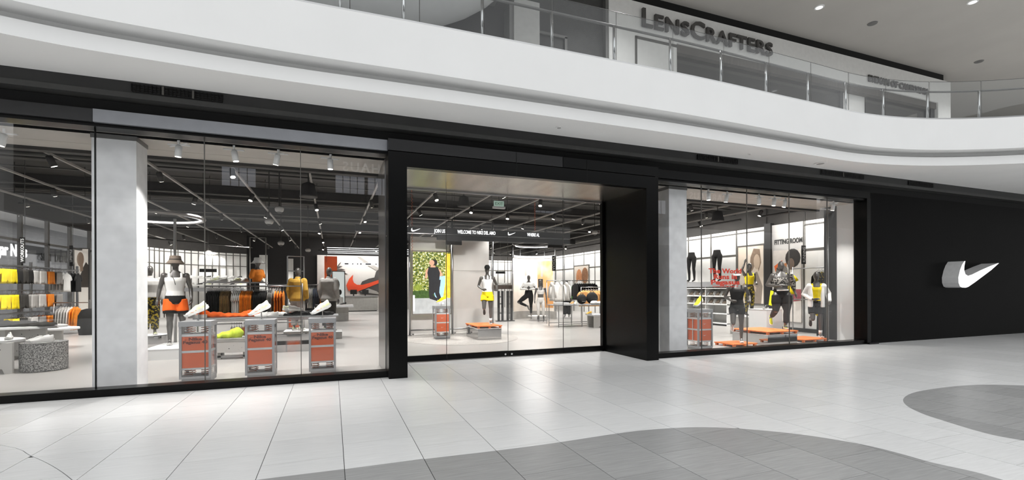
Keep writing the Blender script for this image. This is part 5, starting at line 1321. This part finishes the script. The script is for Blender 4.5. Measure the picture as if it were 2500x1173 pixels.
# video screen
sy = 14.22
a = onY(1008, 767, sy); b = onY(1099, 617, sy)
leafbg = bpy.data.materials.new('video_foliage'); leafbg.use_nodes = True
nt = leafbg.node_tree; L = nt.links.new; pb = nt.nodes['Principled BSDF']
co = nt.nodes.new('ShaderNodeTexCoord'); no = nt.nodes.new('ShaderNodeTexNoise'); no.inputs['Scale'].default_value = 14; no.inputs['Detail'].default_value = 8; no.inputs['Roughness'].default_value = .8
rp = nt.nodes.new('ShaderNodeValToRGB'); L(co.outputs['Object'], no.inputs['Vector']); L(no.outputs['Fac'], rp.inputs['Fac'])
els = rp.color_ramp.elements; els[0].position = .36; els[0].color = lin('16220F'); els[1].position = .63; els[1].color = lin('F0F5F8')
for p_, c_ in ((.45, '2C4219'), (.51, '66752A'), (.545, 'CDBB3C'), (.575, 'A9C8DE')): e_ = els.new(p_); e_.color = lin(c_)
L(rp.outputs[0], pb.inputs['Base Color']); L(rp.outputs[0], pb.inputs['Emission Color']); pb.inputs['Emission Strength'].default_value = 1.3
V = lambda n, c, e=.75, **k: mat('video_' + n, c, .5, emit=e, **k)
v_green, v_grey, v_blue, v_yel = V('bush', '3F5A28', var=.4, scale=18.), V('wall', 'B4B8B8', var=.1), V('sky', 'A9D3EE', .8), V('yellow', 'E6C83C', var=.2)
v_skin, v_blk, v_hair, v_wht = V('skin', 'D9A98C'), V('black', '2B2C30', .5, var=.1), V('hair', '2A2422', .4), V('white', 'F2F4F5', .9)
yucca = [(.14 + .22 * math.cos(math.radians(k * 24)) * (1 if j % 2 == 0 else .3), .42 + .13 * math.sin(math.radians(k * 24)) * (1 if j % 2 == 0 else .3)) for j, k in enumerate([x / 2 for x in range(30)])]
vs_ = poster('video_screen', 'tall video screen showing a woman running past plants', 'screen', (a.x, sy, a.z), (b.x - a.x, 0, 0), (0, 0, b.z - a.z), leafbg, [
    ('image_sky', [(.55, .25), (1, .25), (1, .62), (.62, .60)], v_blue), ('image_house', [(.80, .25), (1, .25), (1, .98), (.88, .98), (.86, .5)], v_yel),
    ('image_yucca', yucca, V('yucca', '8FA03C', var=.3, scale=20.)), ('image_bush', [(.0, .25), (.6, .25), (.55, .34), (.3, .38), (0, .36)], v_green),
    ('image_wall', [(0, 0), (1, 0), (1, .25), (0, .25)], v_grey),
    ('image_back_leg', [(.50, .52), (.72, .50), (.70, .34), (.80, .16), (.72, .15), (.60, .30)], v_blk), ('image_front_leg', [(.42, .54), (.74, .55), (.72, .44), (.52, .30), (.66, .24), (.64, .20), (.44, .24), (.42, .34)], v_blk),
    ('image_shoe', [(.70, .155), (.83, .155), (.80, .18), (.72, .18)], v_wht),
    ('image_arm', [(.40, .74), (.34, .70), (.32, .58), (.36, .56), (.40, .64), (.44, .72)], v_skin), ('image_far_arm', [(.66, .74), (.74, .70), (.80, .62), (.70, .60), (.68, .66)], v_skin),
    ('image_top', [(.42, .76), (.66, .76), (.72, .66), (.70, .54), (.42, .53), (.38, .66)], v_blk), ('image_neck', [(.48, .80), (.58, .80), (.60, .75), (.46, .75)], v_skin),
    ('image_hair', oval(.56, .83, .09, .05), v_hair), ('image_face', oval(.50, .825, .07, .045), v_skin), ('image_tag', [(0, .04), (.05, .04), (.05, .30), (0, .30)], v_wht)], mat('screen_frame', '8C857C', .5))
# red coil ropes
for px, y0_, y1_, yy, zb in ((1006, 523, 612, FY - .06, 0), (1306, 490, 563, 13.5, 0)):
    p, q = onY(px, y0_, yy), onY(px, y1_, yy); n_ = 60
    o = MB().tube([(p.x + .022 * math.cos(k * 1.6), yy + .022 * math.sin(k * 1.6), q.z + (ZC - q.z) * k / 90) for k in range(91)], .006, 4)
    one('coiled_cable', o, mat('cable_red', 'B4552E', .6), 'red coiled cable hanging ' + ('beside the video screen' if px < 1100 else 'above the welcome ticker'), 'cable')
# ticker
TK = 13.6
x0, x1 = .6, onY(1392, 577, TK).x
zc = 3.115
tk = thing('welcome_ticker', 'long dark ticker sign with white welcome lettering over the entrance', 'sign', ((x0 + x1) / 2, TK, 2.9))
bx('ticker_band', mat('ticker_dark', '262627', .5), tk, x0, x1, TK, TK + .06, zc - .085, zc + .085)
bx('edge_strip', steel, tk, x0, x1, TK - .01, TK + .07, zc - .11, zc - .088)
xb0 = onY(1068, 578, TK).x
bx('lower_beam', dk_post, tk, xb0, x1 + .2, TK + .02, TK + .12, 2.86, 3.0)
for pa, pb_ in ((1090, 1128), (1340, 1374)): bx('drop_box', dk_post, tk, onY(pa, 585, TK).x, onY(pb_, 585, TK).x, TK + .02, TK + .1, 2.72, 2.86)
for x in (x0 + .3, 3.4, x1 - .2): MB().cyl((x, TK + .04, zc + .085), (x, TK + .04, ZC - .006), .006, n=4).build('cable', duct_black, tk, world=True)
for s_, pa in (('JOIN US', 1073.5), ('WELCOME TO NIKE DEL AMO', 1164), ('WHERE AL', 1302)):
    wd_ = {'J': 27, 'W': 93}[s_[0]] if s_ != 'WHERE AL' else 30
    fit(text(s_, .145, ticker, tk, (onY(pa, 565, TK).x, TK - .004, zc - .055), ext=.002, bold=.004, world=True, name='ticker_text'), onY(pa + wd_ / 2, 565, TK).x - onY(pa - wd_ / 2, 565, TK).x)
for pa, pb_ in ((1003.5, 1027), (1239, 1259)):
    xa_, xb_ = onY(pa, 560, TK).x, onY(pb_, 560, TK).x
    MB().prism([(xa_ + (xb_ - xa_) * u, zc - .055 + .11 * v) for u, v in SWOOSH], fx, TK - .006, TK - .001).build('swoosh_mark', ticker, tk, world=True)
# exit sign
p = onY(1218, 505, 11.8)
t = thing('exit_sign', 'small green edged exit sign hanging inside the entrance', 'sign', (p.x, 11.8, p.z - .05)); MB().box(-.14, .14, -.012, .012, .06, .2).build('plate', glow('exit_plate', 'B9D6C4', .5), t); MB().box(-.17, .17, -.04, .04, 0, .05).build('housing', white_m, t); MB().cyl((0, 0, .2), (0, 0, ZC - p.z + .05), .008, n=4).build('rod', duct_black, t)
text('EXIT', .11, mat('exit_green', '2E6B48', .6), t, (0, -.014, .09), ext=.001)
# slatted black screens behind the entrance
zs0 = 0
for pa, lb in ((1222, 'pair of black slats beside the white back shelf'), (1244, 'pair of black slats beside the yoga display')):
    yy = 18.9; t = thing('slat_stand', 'tall ' + lb, 'stand', (onY(pa, 740, yy).x, yy, 0))
    for k in (-1, 1): MB().box(k * .085 - .05, k * .085 + .05, -.02, .02, .04, 1.30).build('slat', dk_post, t)
    for z in (.35, .75, 1.05): MB().box(-.12, .12, .0, .03, z - .03, z + .03).build('cross_bar', steel, t)
    MB().box(-.2, .2, -.12, .12, 0, .03).build('base', dk_post, t)
sx0, sx1 = onY(1204, 705, 20.2).x, onY(1250, 705, 20.2).x
t = thing('back_shelf', 'dark wall shelf with white shoes seen through the entrance', 'shelf', ((sx0 + sx1) / 2, 20.2, 0)); bx('shelf_board', mat('walnut', '5B5048', .6, var=.1), t, sx0, sx1, 20.1, 20.4, 1.38, 1.56); 
for x in (sx0 + .05, (sx0 + sx1) / 2, sx1 - .08): bx('post', steel, t, x, x + .03, 20.35, 20.38, 0, 1.38)
for k in range(4): shoe((sx0 + .17 + k * (sx1 - sx0 - .34) / 3, 20.25, 1.562), .1 * k, white_fab if k % 3 else shoe_grey, 'pale sneaker on the dark shelf seen through the entrance', 'sneakers on the dark shelf', L_=.28)
# yoga display: curved screen
yc = Vector((onY(1300, 700, 19.6).x, 19.3, 0)); rad = .98
def arc(r, a0, a1, n=16): return [(yc.x + r * math.cos(math.radians(a0 + (a1 - a0) * k / n) ), yc.y + r * math.sin(math.radians(a0 + (a1 - a0) * k / n))) for k in range(n + 1)]
zy = onY(1300, 632, 20.2).z
t = thing('yoga_screen', 'curved translucent screen with faint figures behind the yoga mannequin', 'screen', (yc.x, yc.y, 0))
A_, B_ = arc(rad, 155, 5), arc(rad + .02, 155, 5)
MB().prism(A_ + B_[::-1], fnz, .35, zy).build('curved_print', mat('yoga_print', 'E6DDD0', .7, c2='F2ECE4', thr=(.35, .65), scale=1.2), t, world=True)
A_, B_ = arc(rad - .004, 60, 8), arc(rad - .001, 60, 8)
MB().prism(A_ + B_[::-1], fnz, .5, zy - .12).build('orange_print', mat('yoga_orange', 'D69A5E', .7, c2='C9B79C', thr=(.4, .62), scale=1.4), t, world=True)
for a0, a1, z0_, z1_, m in ((58, 44, .9, 1.85, sk_d), (96, 90, 2.0, 2.5, mid), (50, 44, 1.95, 2.4, mid)):
    A_, B_ = arc(rad - .008, a0, a1, 5), arc(rad - .005, a0, a1, 5); MB().prism(A_ + B_[::-1], fnz, z0_, z1_).build('printed_figure', m, t, world=True)
A_, B_ = arc(rad - .03, 165, -5), arc(rad + .05, 165, -5); MB().prism(A_ + B_[::-1], fnz, zy, zy + .12).build('top_ring', case_grey, t, world=True); MB().prism(A_ + B_[::-1], fnz, 0, .35).build('base_ring', concrete_warm, t, world=True)
for a0 in (160, 110, 40, 0):
    q = arc(rad + .03, a0, a0 + 1, 1)[0]; MB().cyl((q[0], q[1], 0), (q[0], q[1], 3.4), .03, n=10).build('post', steel, t, smooth=True, world=True)
MB().tube([(x, y, 3.4) for x, y in arc(rad + .03, 165, -5)], .03, 8).build('upper_ring', steel, t, smooth=True, world=True)
MB().tube([(x, y, 3.32) for x, y in arc(rad - .1, 165, -5)], .018, 6).build('led_strip', led, t, world=True)
one('yoga_rug', MB().lathe([(1.0, 0), (1.0, .01), (.01, .01)], 40, (yc.x, yc.y - .35, 0), 1.7, 1.1), rug_m, 'pale round rug under the yoga display', 'rug') if False else None
l = bpy.data.lights.new('yoga_ring_light', 'AREA'); l.shape = 'DISK'; l.size = 1.6; l.energy = 110; l.color = (1, .98, .95)
lo = bpy.data.objects.new('yoga_ring_light', l); COL.objects.link(lo); lo.location = (yc.x, yc.y, 3.25)
for (x_, y_, z_), tg in (((3.9, 10.9, 3.62), (4.1, 13.4, 1.3)), ((2.46, 10.9, 3.62), (3.0, 14.2, 1.5)), ((-3.35, 10.0, 3.62), (-3.2, 12.2, 1.2)), ((8.27, 13.6, 3.6), (8.6, 15.6, .9)), ((6.8, 16.4, 3.6), (8.0, 19.2, 1.2))):
    l = bpy.data.lights.new('key_spot', 'SPOT'); l.energy = 250; l.spot_size = math.radians(55); l.spot_blend = .7; l.shadow_soft_size = .05; l.color = (1, .98, .955)
    lo = bpy.data.objects.new('key_spot', l); COL.objects.link(lo); lo.location = (x_, y_, z_); aim(lo, Vector(tg) - Vector((x_, y_, z_)))
# blade signs
def blade(word, px, py0, py1, Y, label, wpx=12):
    p, q = onY(px, py1, Y), onY(px, py0, Y); hgt = q.z - p.z; wd_ = abs(onY(px + wpx / 2, py0, Y).x - onY(px - wpx / 2, py0, Y).x)
    t = thing('blade_sign', label, 'sign', (p.x, Y, p.z)); MB().box(-wd_ / 2, wd_ / 2, -.015, .015, 0, hgt).build('plate', dk_post, t)
    text(word, wd_ * .95, white_m, t, (wd_ * .33, -.017, hgt * .5), (PI / 2, -PI / 2, 0), ext=.001, bold=.002, sx=min(1.4, hgt * .8 / (len(word) * wd_ * .6)))
    MB().cyl((wd_ / 2, .0, hgt), (wd_ / 2, 0, ZC - p.z), .008, n=4).build('rod', steel, t)
blade('WORKOUTS', 55, 580, 643, 15.2, 'black vertical sign reading WORKOUTS over the shorts')
blade('LIFESTYLE', 174, 600, 650, 20.5, 'black vertical sign reading LIFESTYLE beside the boy poster', 8)
blade('YOGA', 1352, 625, 662, 18.6, 'black vertical sign reading YOGA beside the curved screen', 8)
blade('RUNNING', 1962, 600, 645, 9.75, 'black vertical sign reading RUNNING beside the fitting room', 9)
# boy poster at the far left
p0 = onX(170, 640, -9.05); 
pa, pb_ = onY(182, 660, 23.2), onY(216, 660, 23.2)
poster('portrait_poster', 'beige portrait poster of a boy looking aside', 'poster', (pa.x, 23.2, 0), (pb_.x - pa.x, 0, 0), (0, 0, onY(182, 608, 23.2).z), mat('poster_cream', 'F0E8DC', .7, var=.03, emit=.35),  # faint glow added to the print to brighten it
       [('printed_jacket', [(.35, .50), (1, .50), (1, .79), (.82, .83), (.62, .76), (.42, .66)], mat('print_jacket', '6A625A', .8)), ('printed_head', oval(.42, .865, .26, .095), mat('print_skin', 'C9AE96', .7)), ('printed_neck', [(.36, .80), (.6, .81), (.62, .72), (.42, .70)], MATS['print_skin'])], mullion_m)

# ================================================================== RIGHT OF THE DOORS: table, racks, bench
ty0 = 15.0
ta, tb_ = onY(1362, 745, ty0).x, 10.2
t = thing('steel_table', 'long steel table with hats and bags beside the portal', 'table', ((ta + tb_) / 2, ty0 + .4, 0))
zt2 = onY(1400, 745, ty0).z
bx('table_top', case_grey, t, ta, tb_, ty0, ty0 + .9, zt2 - .03, zt2)
for x in (ta + .05, ta + 1.0, ta + 1.75, tb_ - .1):
    for y in (ty0 + .04, ty0 + .84): MB().cyl((x, y, 0), (x, y, zt2 - .03), .017, n=8).build('leg', steel, t, world=True)
for y in (ty0 + .04, ty0 + .84): MB().cyl((ta + .05, y, .12), (tb_ - .1, y, .12), .012, n=6).build('stretcher', steel, t, world=True)
def t2(px, dy=.2): return onY(px, 738, ty0 + dy).x
folded('white folded clothes at the end of the hat table', t2(1372), ty0 + .25, zt2, .5, .3, 2, white_fab)
shoe((t2(1397), ty0 + .25, zt2 + .002), .6, cloth_tan, 'tan sneaker standing on the hat table', L_=.3); shoe((t2(1404), ty0 + .2, zt2 + .002), .8, shoe_white, 'cream sneaker standing on the hat table', L_=.3)
for px, r, lb in ((1422, .2, 'round black backpack on the hat table'), (1447, .24, 'large black duffel bag on the hat table')):
    q = thing('bag', lb, 'bag', (t2(px, .4), ty0 + .45, zt2)); G = MB().ell((0, 0, r * .95), r, r * .7, r * .95, 14, 10); G.ell((0, -r * .5, r * .6), r * .6, r * .35, r * .5, 12, 8); put('bag_body', remesh(G, .02, 4), black_fab, q); MB().tube([(-r * .4, 0, r * 1.7), (-r * .2, 0, r * 2.05), (r * .2, 0, r * 2.05), (r * .4, 0, r * 1.7)], .012, 6).build('strap', dark_fab, q, smooth=True); MB().box(-r * .4, r * .4, -r * .88, -r * .82, r * .5, r * .58).build('zip', grey_fab, q)
draped('white cap and shirt on the hat table', t2(1462, .15), ty0 + .15, zt2, [(-.2, 0, .12, .16), (.1, 0, .1, .2), (.4, 0, .07, .16)], white_fab)
bx0 = onY(1425, 780, 15.2).x
q = thing('concrete_bench', 'low pale terrazzo bench with an arched foot beside the hat table', 'bench', (bx0 + .6, 14.7, 0))
MB().prism([(bx0, 0), (bx0 + .18, 0), (bx0 + .25, .08), (bx0 + .42, .08), (bx0 + .5, 0), (bx0 + 1.6, 0), (bx0 + 1.6, .42), (bx0, .42)], fx, 14.45, 14.5).build('front_panel', terrazzo, q, world=True); bx('seat', concrete, q, bx0 - .02, bx0 + 1.62, 14.43, 14.97, .42, .47); bx('back_panel', terrazzo, q, bx0, bx0 + 1.6, 14.9, 14.95, 0, .42)
shoe((onY(1437, 765, 14.6).x, 14.6, .472), .3, mustard, 'mustard sneaker on the low terrazzo bench', L_=.3)
rx = onY(1362, 690, 17).x
rack('steel rail with a pale hoodie beside the yoga display', [[(rx - .5, 17, 1.72), (rx + .6, 17, 1.72)]], [(rx - .5, 17, 1.72), (rx + .6, 17, 1.72)])
for k in range(4): hang('hoodie', pale_fab if k != 2 else white_fab, (rx - .25 + .22 * k, 17 + .0, 1.73), .0 if k == 1 else PI / 2, ('pale hoodie facing out' if k == 1 else 'pale hoodie hanging edge on') + ' on the rail beside the yoga display', 'pale hoodies on the short rail', k)
mannequin('mannequin in green hooded jacket behind the hat table', (onY(1384, 720, 20.2).x, 20.2, 0), -.6, 1.80, None, (('jacket', green_fab), ('trousers', black_fab)), vox=.02)
bkx = onY(1404, 700, 18.6).x
rack('steel rack of black coats behind the hat table', [[(bkx - .2, 18.6, 1.75), (bkx + 1.4, 18.6, 1.75)]], [(bkx - .2, 18.6, 1.75), (bkx + 1.4, 18.6, 1.75)])
for k in range(10): hang('jacket', black_fab, (bkx + .02 * k + .09 * k, 18.6, 1.76), PI / 2, 'black coat on the steel rack behind the hat table', 'black coats behind the hat table', k % 3)
tkx = onY(1424, 700, 16.8).x
rack('low steel rack of tan shirts behind the black bags', [[(tkx - .1, 16.8, 1.45), (tkx + 1.5, 16.8, 1.45)]], [(tkx - .1, 16.8, 1.45), (tkx + 1.5, 16.8, 1.45)])
for k in range(10): hang('tee', cloth_tan if k < 7 else pale_fab, (tkx + .12 * k, 16.8, 1.46), PI / 2 if k else .2, ('tan' if k < 7 else 'pale') + ' shirt on the low rack behind the black bags', ('tan' if k < 7 else 'pale') + ' shirts on the low rack', k % 3)
poster('portrait_poster', 'tan poster of two faces on the right panel wall', 'poster', (13.93, 25.6, 1.55), (0, -1.75, 0), (0, 0, 1.2), mat('poster_tan', 'BFB6AA', .7, var=.05),
       [('printed_face', oval(.35, .42, .2, .42), mat('print_tan', 'B0754A', .7, var=.2)), ('printed_face', oval(.75, .5, .22, .4), mat('print_brown', '7A5334', .7, var=.2)), ('printed_collar', [(.1, 0), (.6, 0), (.5, .25), (.3, .3)], white_m)], mullion_m)

# ================================================================== RIGHT WINDOW BACKDROP
struct('wall_fitting', MB().box(13.94, 14.2, 10.57, 11.68, 0, 3.52), mat('fitting_grey', 'BFBDBA', .7, var=.03), 'grey fitting room panel wall beside the running poster')
struct('trim_5', MB().box(13.86, 14.2, 11.68, 11.93, 0, 3.6), dk_post, 'black post between the panel wall and the fitting room')
struct('wall_store_side', MB().box(14.02, 14.25, 8.2, SY1, 3.4, ZC), ceil_black, 'black bulkhead above the right panel wall') 
struct('baseboard_fitting', MB().box(13.9, 13.94, 8.4, 11.68, 0, .12), dk_post, 'black skirting under the fitting room panel')
t = thing('fitting_sign', 'black letters reading FITTING ROOM on the grey panel', 'sign', (13.93, 11.08, 2.86)); fit(text('FITTING ROOM', .22, letters_black, t, (0, 0, 0), (PI / 2, 0, -PI / 2), ext=.004, bold=.006), 1.0)
p_org, p_sing, p_ball, p_short = mat('print_orange', 'D9682E', .7, var=.1), mat('print_singlet', 'D5D2CE', .7, var=.05), mat('print_ball', '6E6A66', .7, var=.1), mat('print_short', '8C4A52', .7, var=.2)
p_leg, p_floor = mat('print_leg', '6B5B50', .7, var=.1), mat('print_backdrop', 'CFC9C2', .7, var=.06)
poster('basketball_poster', 'tall poster of a player holding a basketball by the fitting room', 'poster', (13.90, 11.62, .3), (0, -1.02, 0), (0, 0, 2.35), p_floor, [
    ('printed_triangle', [(.05, .78), (.35, .86), (.30, .70), (.1, .70)], p_org), ('printed_singlet', [(.48, .80), (.95, .80), (1, .45), (.5, .45)], p_sing), ('printed_shorts', [(.45, .45), (1, .45), (1, .30), (.7, .28), (.42, .32)], p_short),
    ('printed_leg', [(.45, .32), (.62, .30), (.52, .12), (.58, .0), (.44, 0), (.40, .14)], p_leg), ('printed_arm', [(.2, .68), (.5, .74), (.52, .82), (.3, .80)], mat('print_orange_arm', 'B5764A', .7)), ('printed_hair', oval(.72, .88, .26, .13), sk_d), ('printed_face', oval(.66, .80, .12, .08), p_leg), ('printed_ball', oval(.33, .70, .21, .10), p_ball), ('printed_ball_seam', [(.14, .74), (.5, .64), (.51, .65), (.15, .755)], sk_d)])
poster('running_poster', 'large warm grey poster of a woman stretching on the panel wall', 'poster', (13.93, 13.1, .85), (0, -1.1, 0), (0, 0, 2.05), mat('poster_warm', 'D5C6B4', .7, c2='EEE6DA', thr=(.35, .7), scale=1.2, emit=.1), [
    ('printed_body', [(.3, .0), (.9, 0), (.95, .3), (.75, .55), (.5, .5), (.35, .3)], mat('print_body', '8F8378', .7, var=.1)), ('printed_arm', [(.02, .1), (.4, .3), (.7, .2), (.72, .28), (.4, .42), (.0, .25)], mat('print_arm', 'C3AE98', .7)),
    ('printed_hair', [(.45, .5), (.5, .8), (.62, .95), (.85, .93), (.9, .7), (.8, .55), (.75, .75), (.6, .6)], mat('print_brown_hair', '8A7663', .7, var=.2, scale=12.)), ('printed_face', oval(.74, .72, .12, .13), MATS['print_arm'])], mullion_m)
# leg forms
def leg_form(label, y):
    t = thing('leg_form', label, 'mannequin', (13.62, y, 1.64), -1.25); B = MB(); rows_ = [(z - .0, rx * .95, ry, cy) for z, rx, ry, cy in TORSO if z < 1.1]
    B.rings(ringset([(.86, .15, .105, .01), (.95, .165, .115, .01), (1.06, .135, .095, 0), (1.12, .125, .09, 0)], .95))
    for s in (0, 1):
        hp, kn, an = Vector(STAND['hip'][s]), Vector(STAND['kn'][s]), Vector(STAND['an'][s])
        B.tube([hp, lerp(hp, kn, .4), kn], [.094, .08, .056], 12, round_=True); B.tube([kn, lerp(kn, an, .3) + Vector((0, .012, 0)), an], [.055, .056, .034], 12, round_=True); B.tube([an, Vector(STAND['toe'][s]) - Vector((0, 0, -.005))], [.036, .026], 10, round_=True)
    B.xf(Matrix.Scale(1.08, 4)); put('leggings', remesh(B, .015, 4), black_fab, t); MB().box(-.16, .16, -.2, .12, -.005, .006).build('base', shoe_black, t)
leg_form('black leggings leg form on the shoe shelf, first by the pillar', 15.15); leg_form('black leggings leg form on the shoe shelf beside the woman poster', 13.8)
# shoe shelves
su = thing('shoe_shelving', 'white wall shelving with three rows of shoe boxes', 'shelving', (13.7, 15.3, 0))
for z in (.10, .46, .80, 1.10, 1.40): bx('shelf_board', white_m, su, 13.42, 13.92, 13.15, 17.4, z - .03, z)
bx('header_board', white_m, su, 13.44, 13.92, 13.15, 17.4, 1.60, 1.635); bx('header_face', case_grey, su, 13.42, 13.44, 13.15, 17.4, 1.44, 1.635)
for y in (13.15, 14.2, 15.25, 16.3, 17.36): bx('upright', white_m, su, 13.45, 13.9, y, y + .03, 0, 1.6)
bxm = None
for ri, z in enumerate((.80, 1.10, 1.40)[::-1]):
    for k in range(12):
        y = 13.165 + 1.05 * (k // 3) + (.19, .53, .87)[k % 3]
        if bxm is None:
            bxm = thing('shoe_box', 'x', 'shoe box'); MB().box(-.12, .12, -.14, .14, 0, .02).box(.1, .12, -.14, .14, .02, .19).build('tray', white_m, bxm)
            for s in (-1, 1): MB().prism([(-.12, .02), (.1, .02), (.1, .19), (-.02, .19)], lambda u, v, d: (u, s * (.13 + d), v), -.004, .01).build('side', white_m, bxm)
            MB().rings([[(x, yy * .09, .022 + zz * hh) for yy, zz in ((-1, 0), (-1, .6), (-.5, 1), (.5, 1), (1, .6), (1, 0))] for x, hh in ((-.1, .05), (-.04, .11), (.03, .14), (.09, .12))]).build('shoe', mat('box_shoe', '6E6256', .8, var=.25, scale=9.), bxm)
            o = bxm
        else: o = clone(bxm)
        o.location = (13.62, y, z + .002 - (0 if ri else .0)); o['label'] = 'white shoe box with a brown shoe on the %s shelf row' % ('top', 'middle', 'bottom')[ri]; o['group'] = 'shoe boxes on the %s row' % ('top', 'middle', 'bottom')[ri]
# clothes rail near
rr_ = rack('steel rail of black and olive clothes beside the white display wall', [[(13.4, 8.75, 2.0), (13.4, 10.5, 2.0)], [(13.4, 8.75, 1.05), (13.4, 10.5, 1.05)]], [(13.4, 8.75, 2.05), (13.4, 10.5, 2.05)])
for k in range(10):
    hang('jacket', olive_pat if 3 < k < 9 else black_fab, (13.4, 8.85 + k * .09, 2.01), 0, ('olive print' if 3 < k < 9 else 'black') + ' top on the upper rail beside the white display wall', ('olive print' if 3 < k < 9 else 'black') + ' tops on the near upper rail', k % 3)
for k in range(10): hang('pants', black_fab, (13.4, 8.83 + k * .085, 1.05 + .01), 0, 'black leggings on the lower rail beside the white display wall', 'black leggings on the lower rail', k % 3)
yt = onX(1966, 655, 13.3)
hang('tee', yellow_fab, (13.25, 10.62, 2.0), -1.0, 'bright yellow T-shirt facing out beside the fitting room poster', None, 1)
pqx = onY(2018, 700, 8.75).x
q = thing('steel_post', 'slim steel fixture post with short arms beside the white wall', 'post', (pqx, 8.72, 0)); MB().cyl((0, 0, 0), (0, 0, 3.5), .03, n=12).build('shaft', steel, q, smooth=True)
for z in (.75, 2.75, 3.4): MB().box(-.02, .14, -.015, .015, z, z + .03).build('arm', steel, q)
MB().box(-.25, .15, -.03, .03, 3.5, 3.53).build('cap_bar', white_m, q)
wp = onY(1862, 770, 10.0)
q = thing('white_pedestal', 'white display pedestal with dark shoes behind the curvy mannequin', 'pedestal', (wp.x + .1, 10.0, 0)); MB().box(-.3, .3, -.3, .3, 0, .78).build('body', white_m, q); MB().box(-.31, .31, -.31, .31, .78, .80).build('top', white_m, q)
shoe((wp.x, 9.9, .802), .4, shoe_black, 'dark sneaker on the white display pedestal', L_=.3)
shoe((lq.x - .2, 10.45, .552), .5, olive_pat, 'olive sneaker on the concrete plinth behind the runner', L_=.3)
# red window lettering
w3 = bpy.data.objects['window_3']
yl = GL - .008
xm = onY(1771, 675, yl).x
for s_, py, wd_px in (('The World', 667.5, 80), ('Runs in', 681.5, 56), ('Pegasus', 695, 70)):
    fit(text(s_, .14, letters_red, w3, (xm, yl, onY(1771, py, yl).z), ext=.001, bold=.005, world=True), onY(1771 + wd_px / 2, py, yl).x - onY(1771 - wd_px / 2, py, yl).x)
o = text('Introducing the Nike Pegasus 40', .055, letters_red, w3, (xm, yl, onY(1771, 701 - 4.5, yl).z - .045), ext=.001, world=True)
# small black signs on the panel walls
for px, py, yy in ((508, 661, 26.4), (1222, 666, 31.5), (1272, 666, 31.0)):
    p = onY(px, py, yy); q = thing('wall_label', 'small black category sign on a thin bracket before the ' + {508: 'curved panel wall', 1222: 'back panel wall', 1272: 'yoga screen'}[px], 'sign', (p.x, yy, p.z - .08)); MB().box(-.36, .36, -.01, .01, 0, .16).build('plate', dk_post, q); MB().cyl((0, .01, .16), (0, .01, ZC - p.z + .08), .005, n=4).build('rod', steel, q)

bpy.data.scenes.remove(TMP)
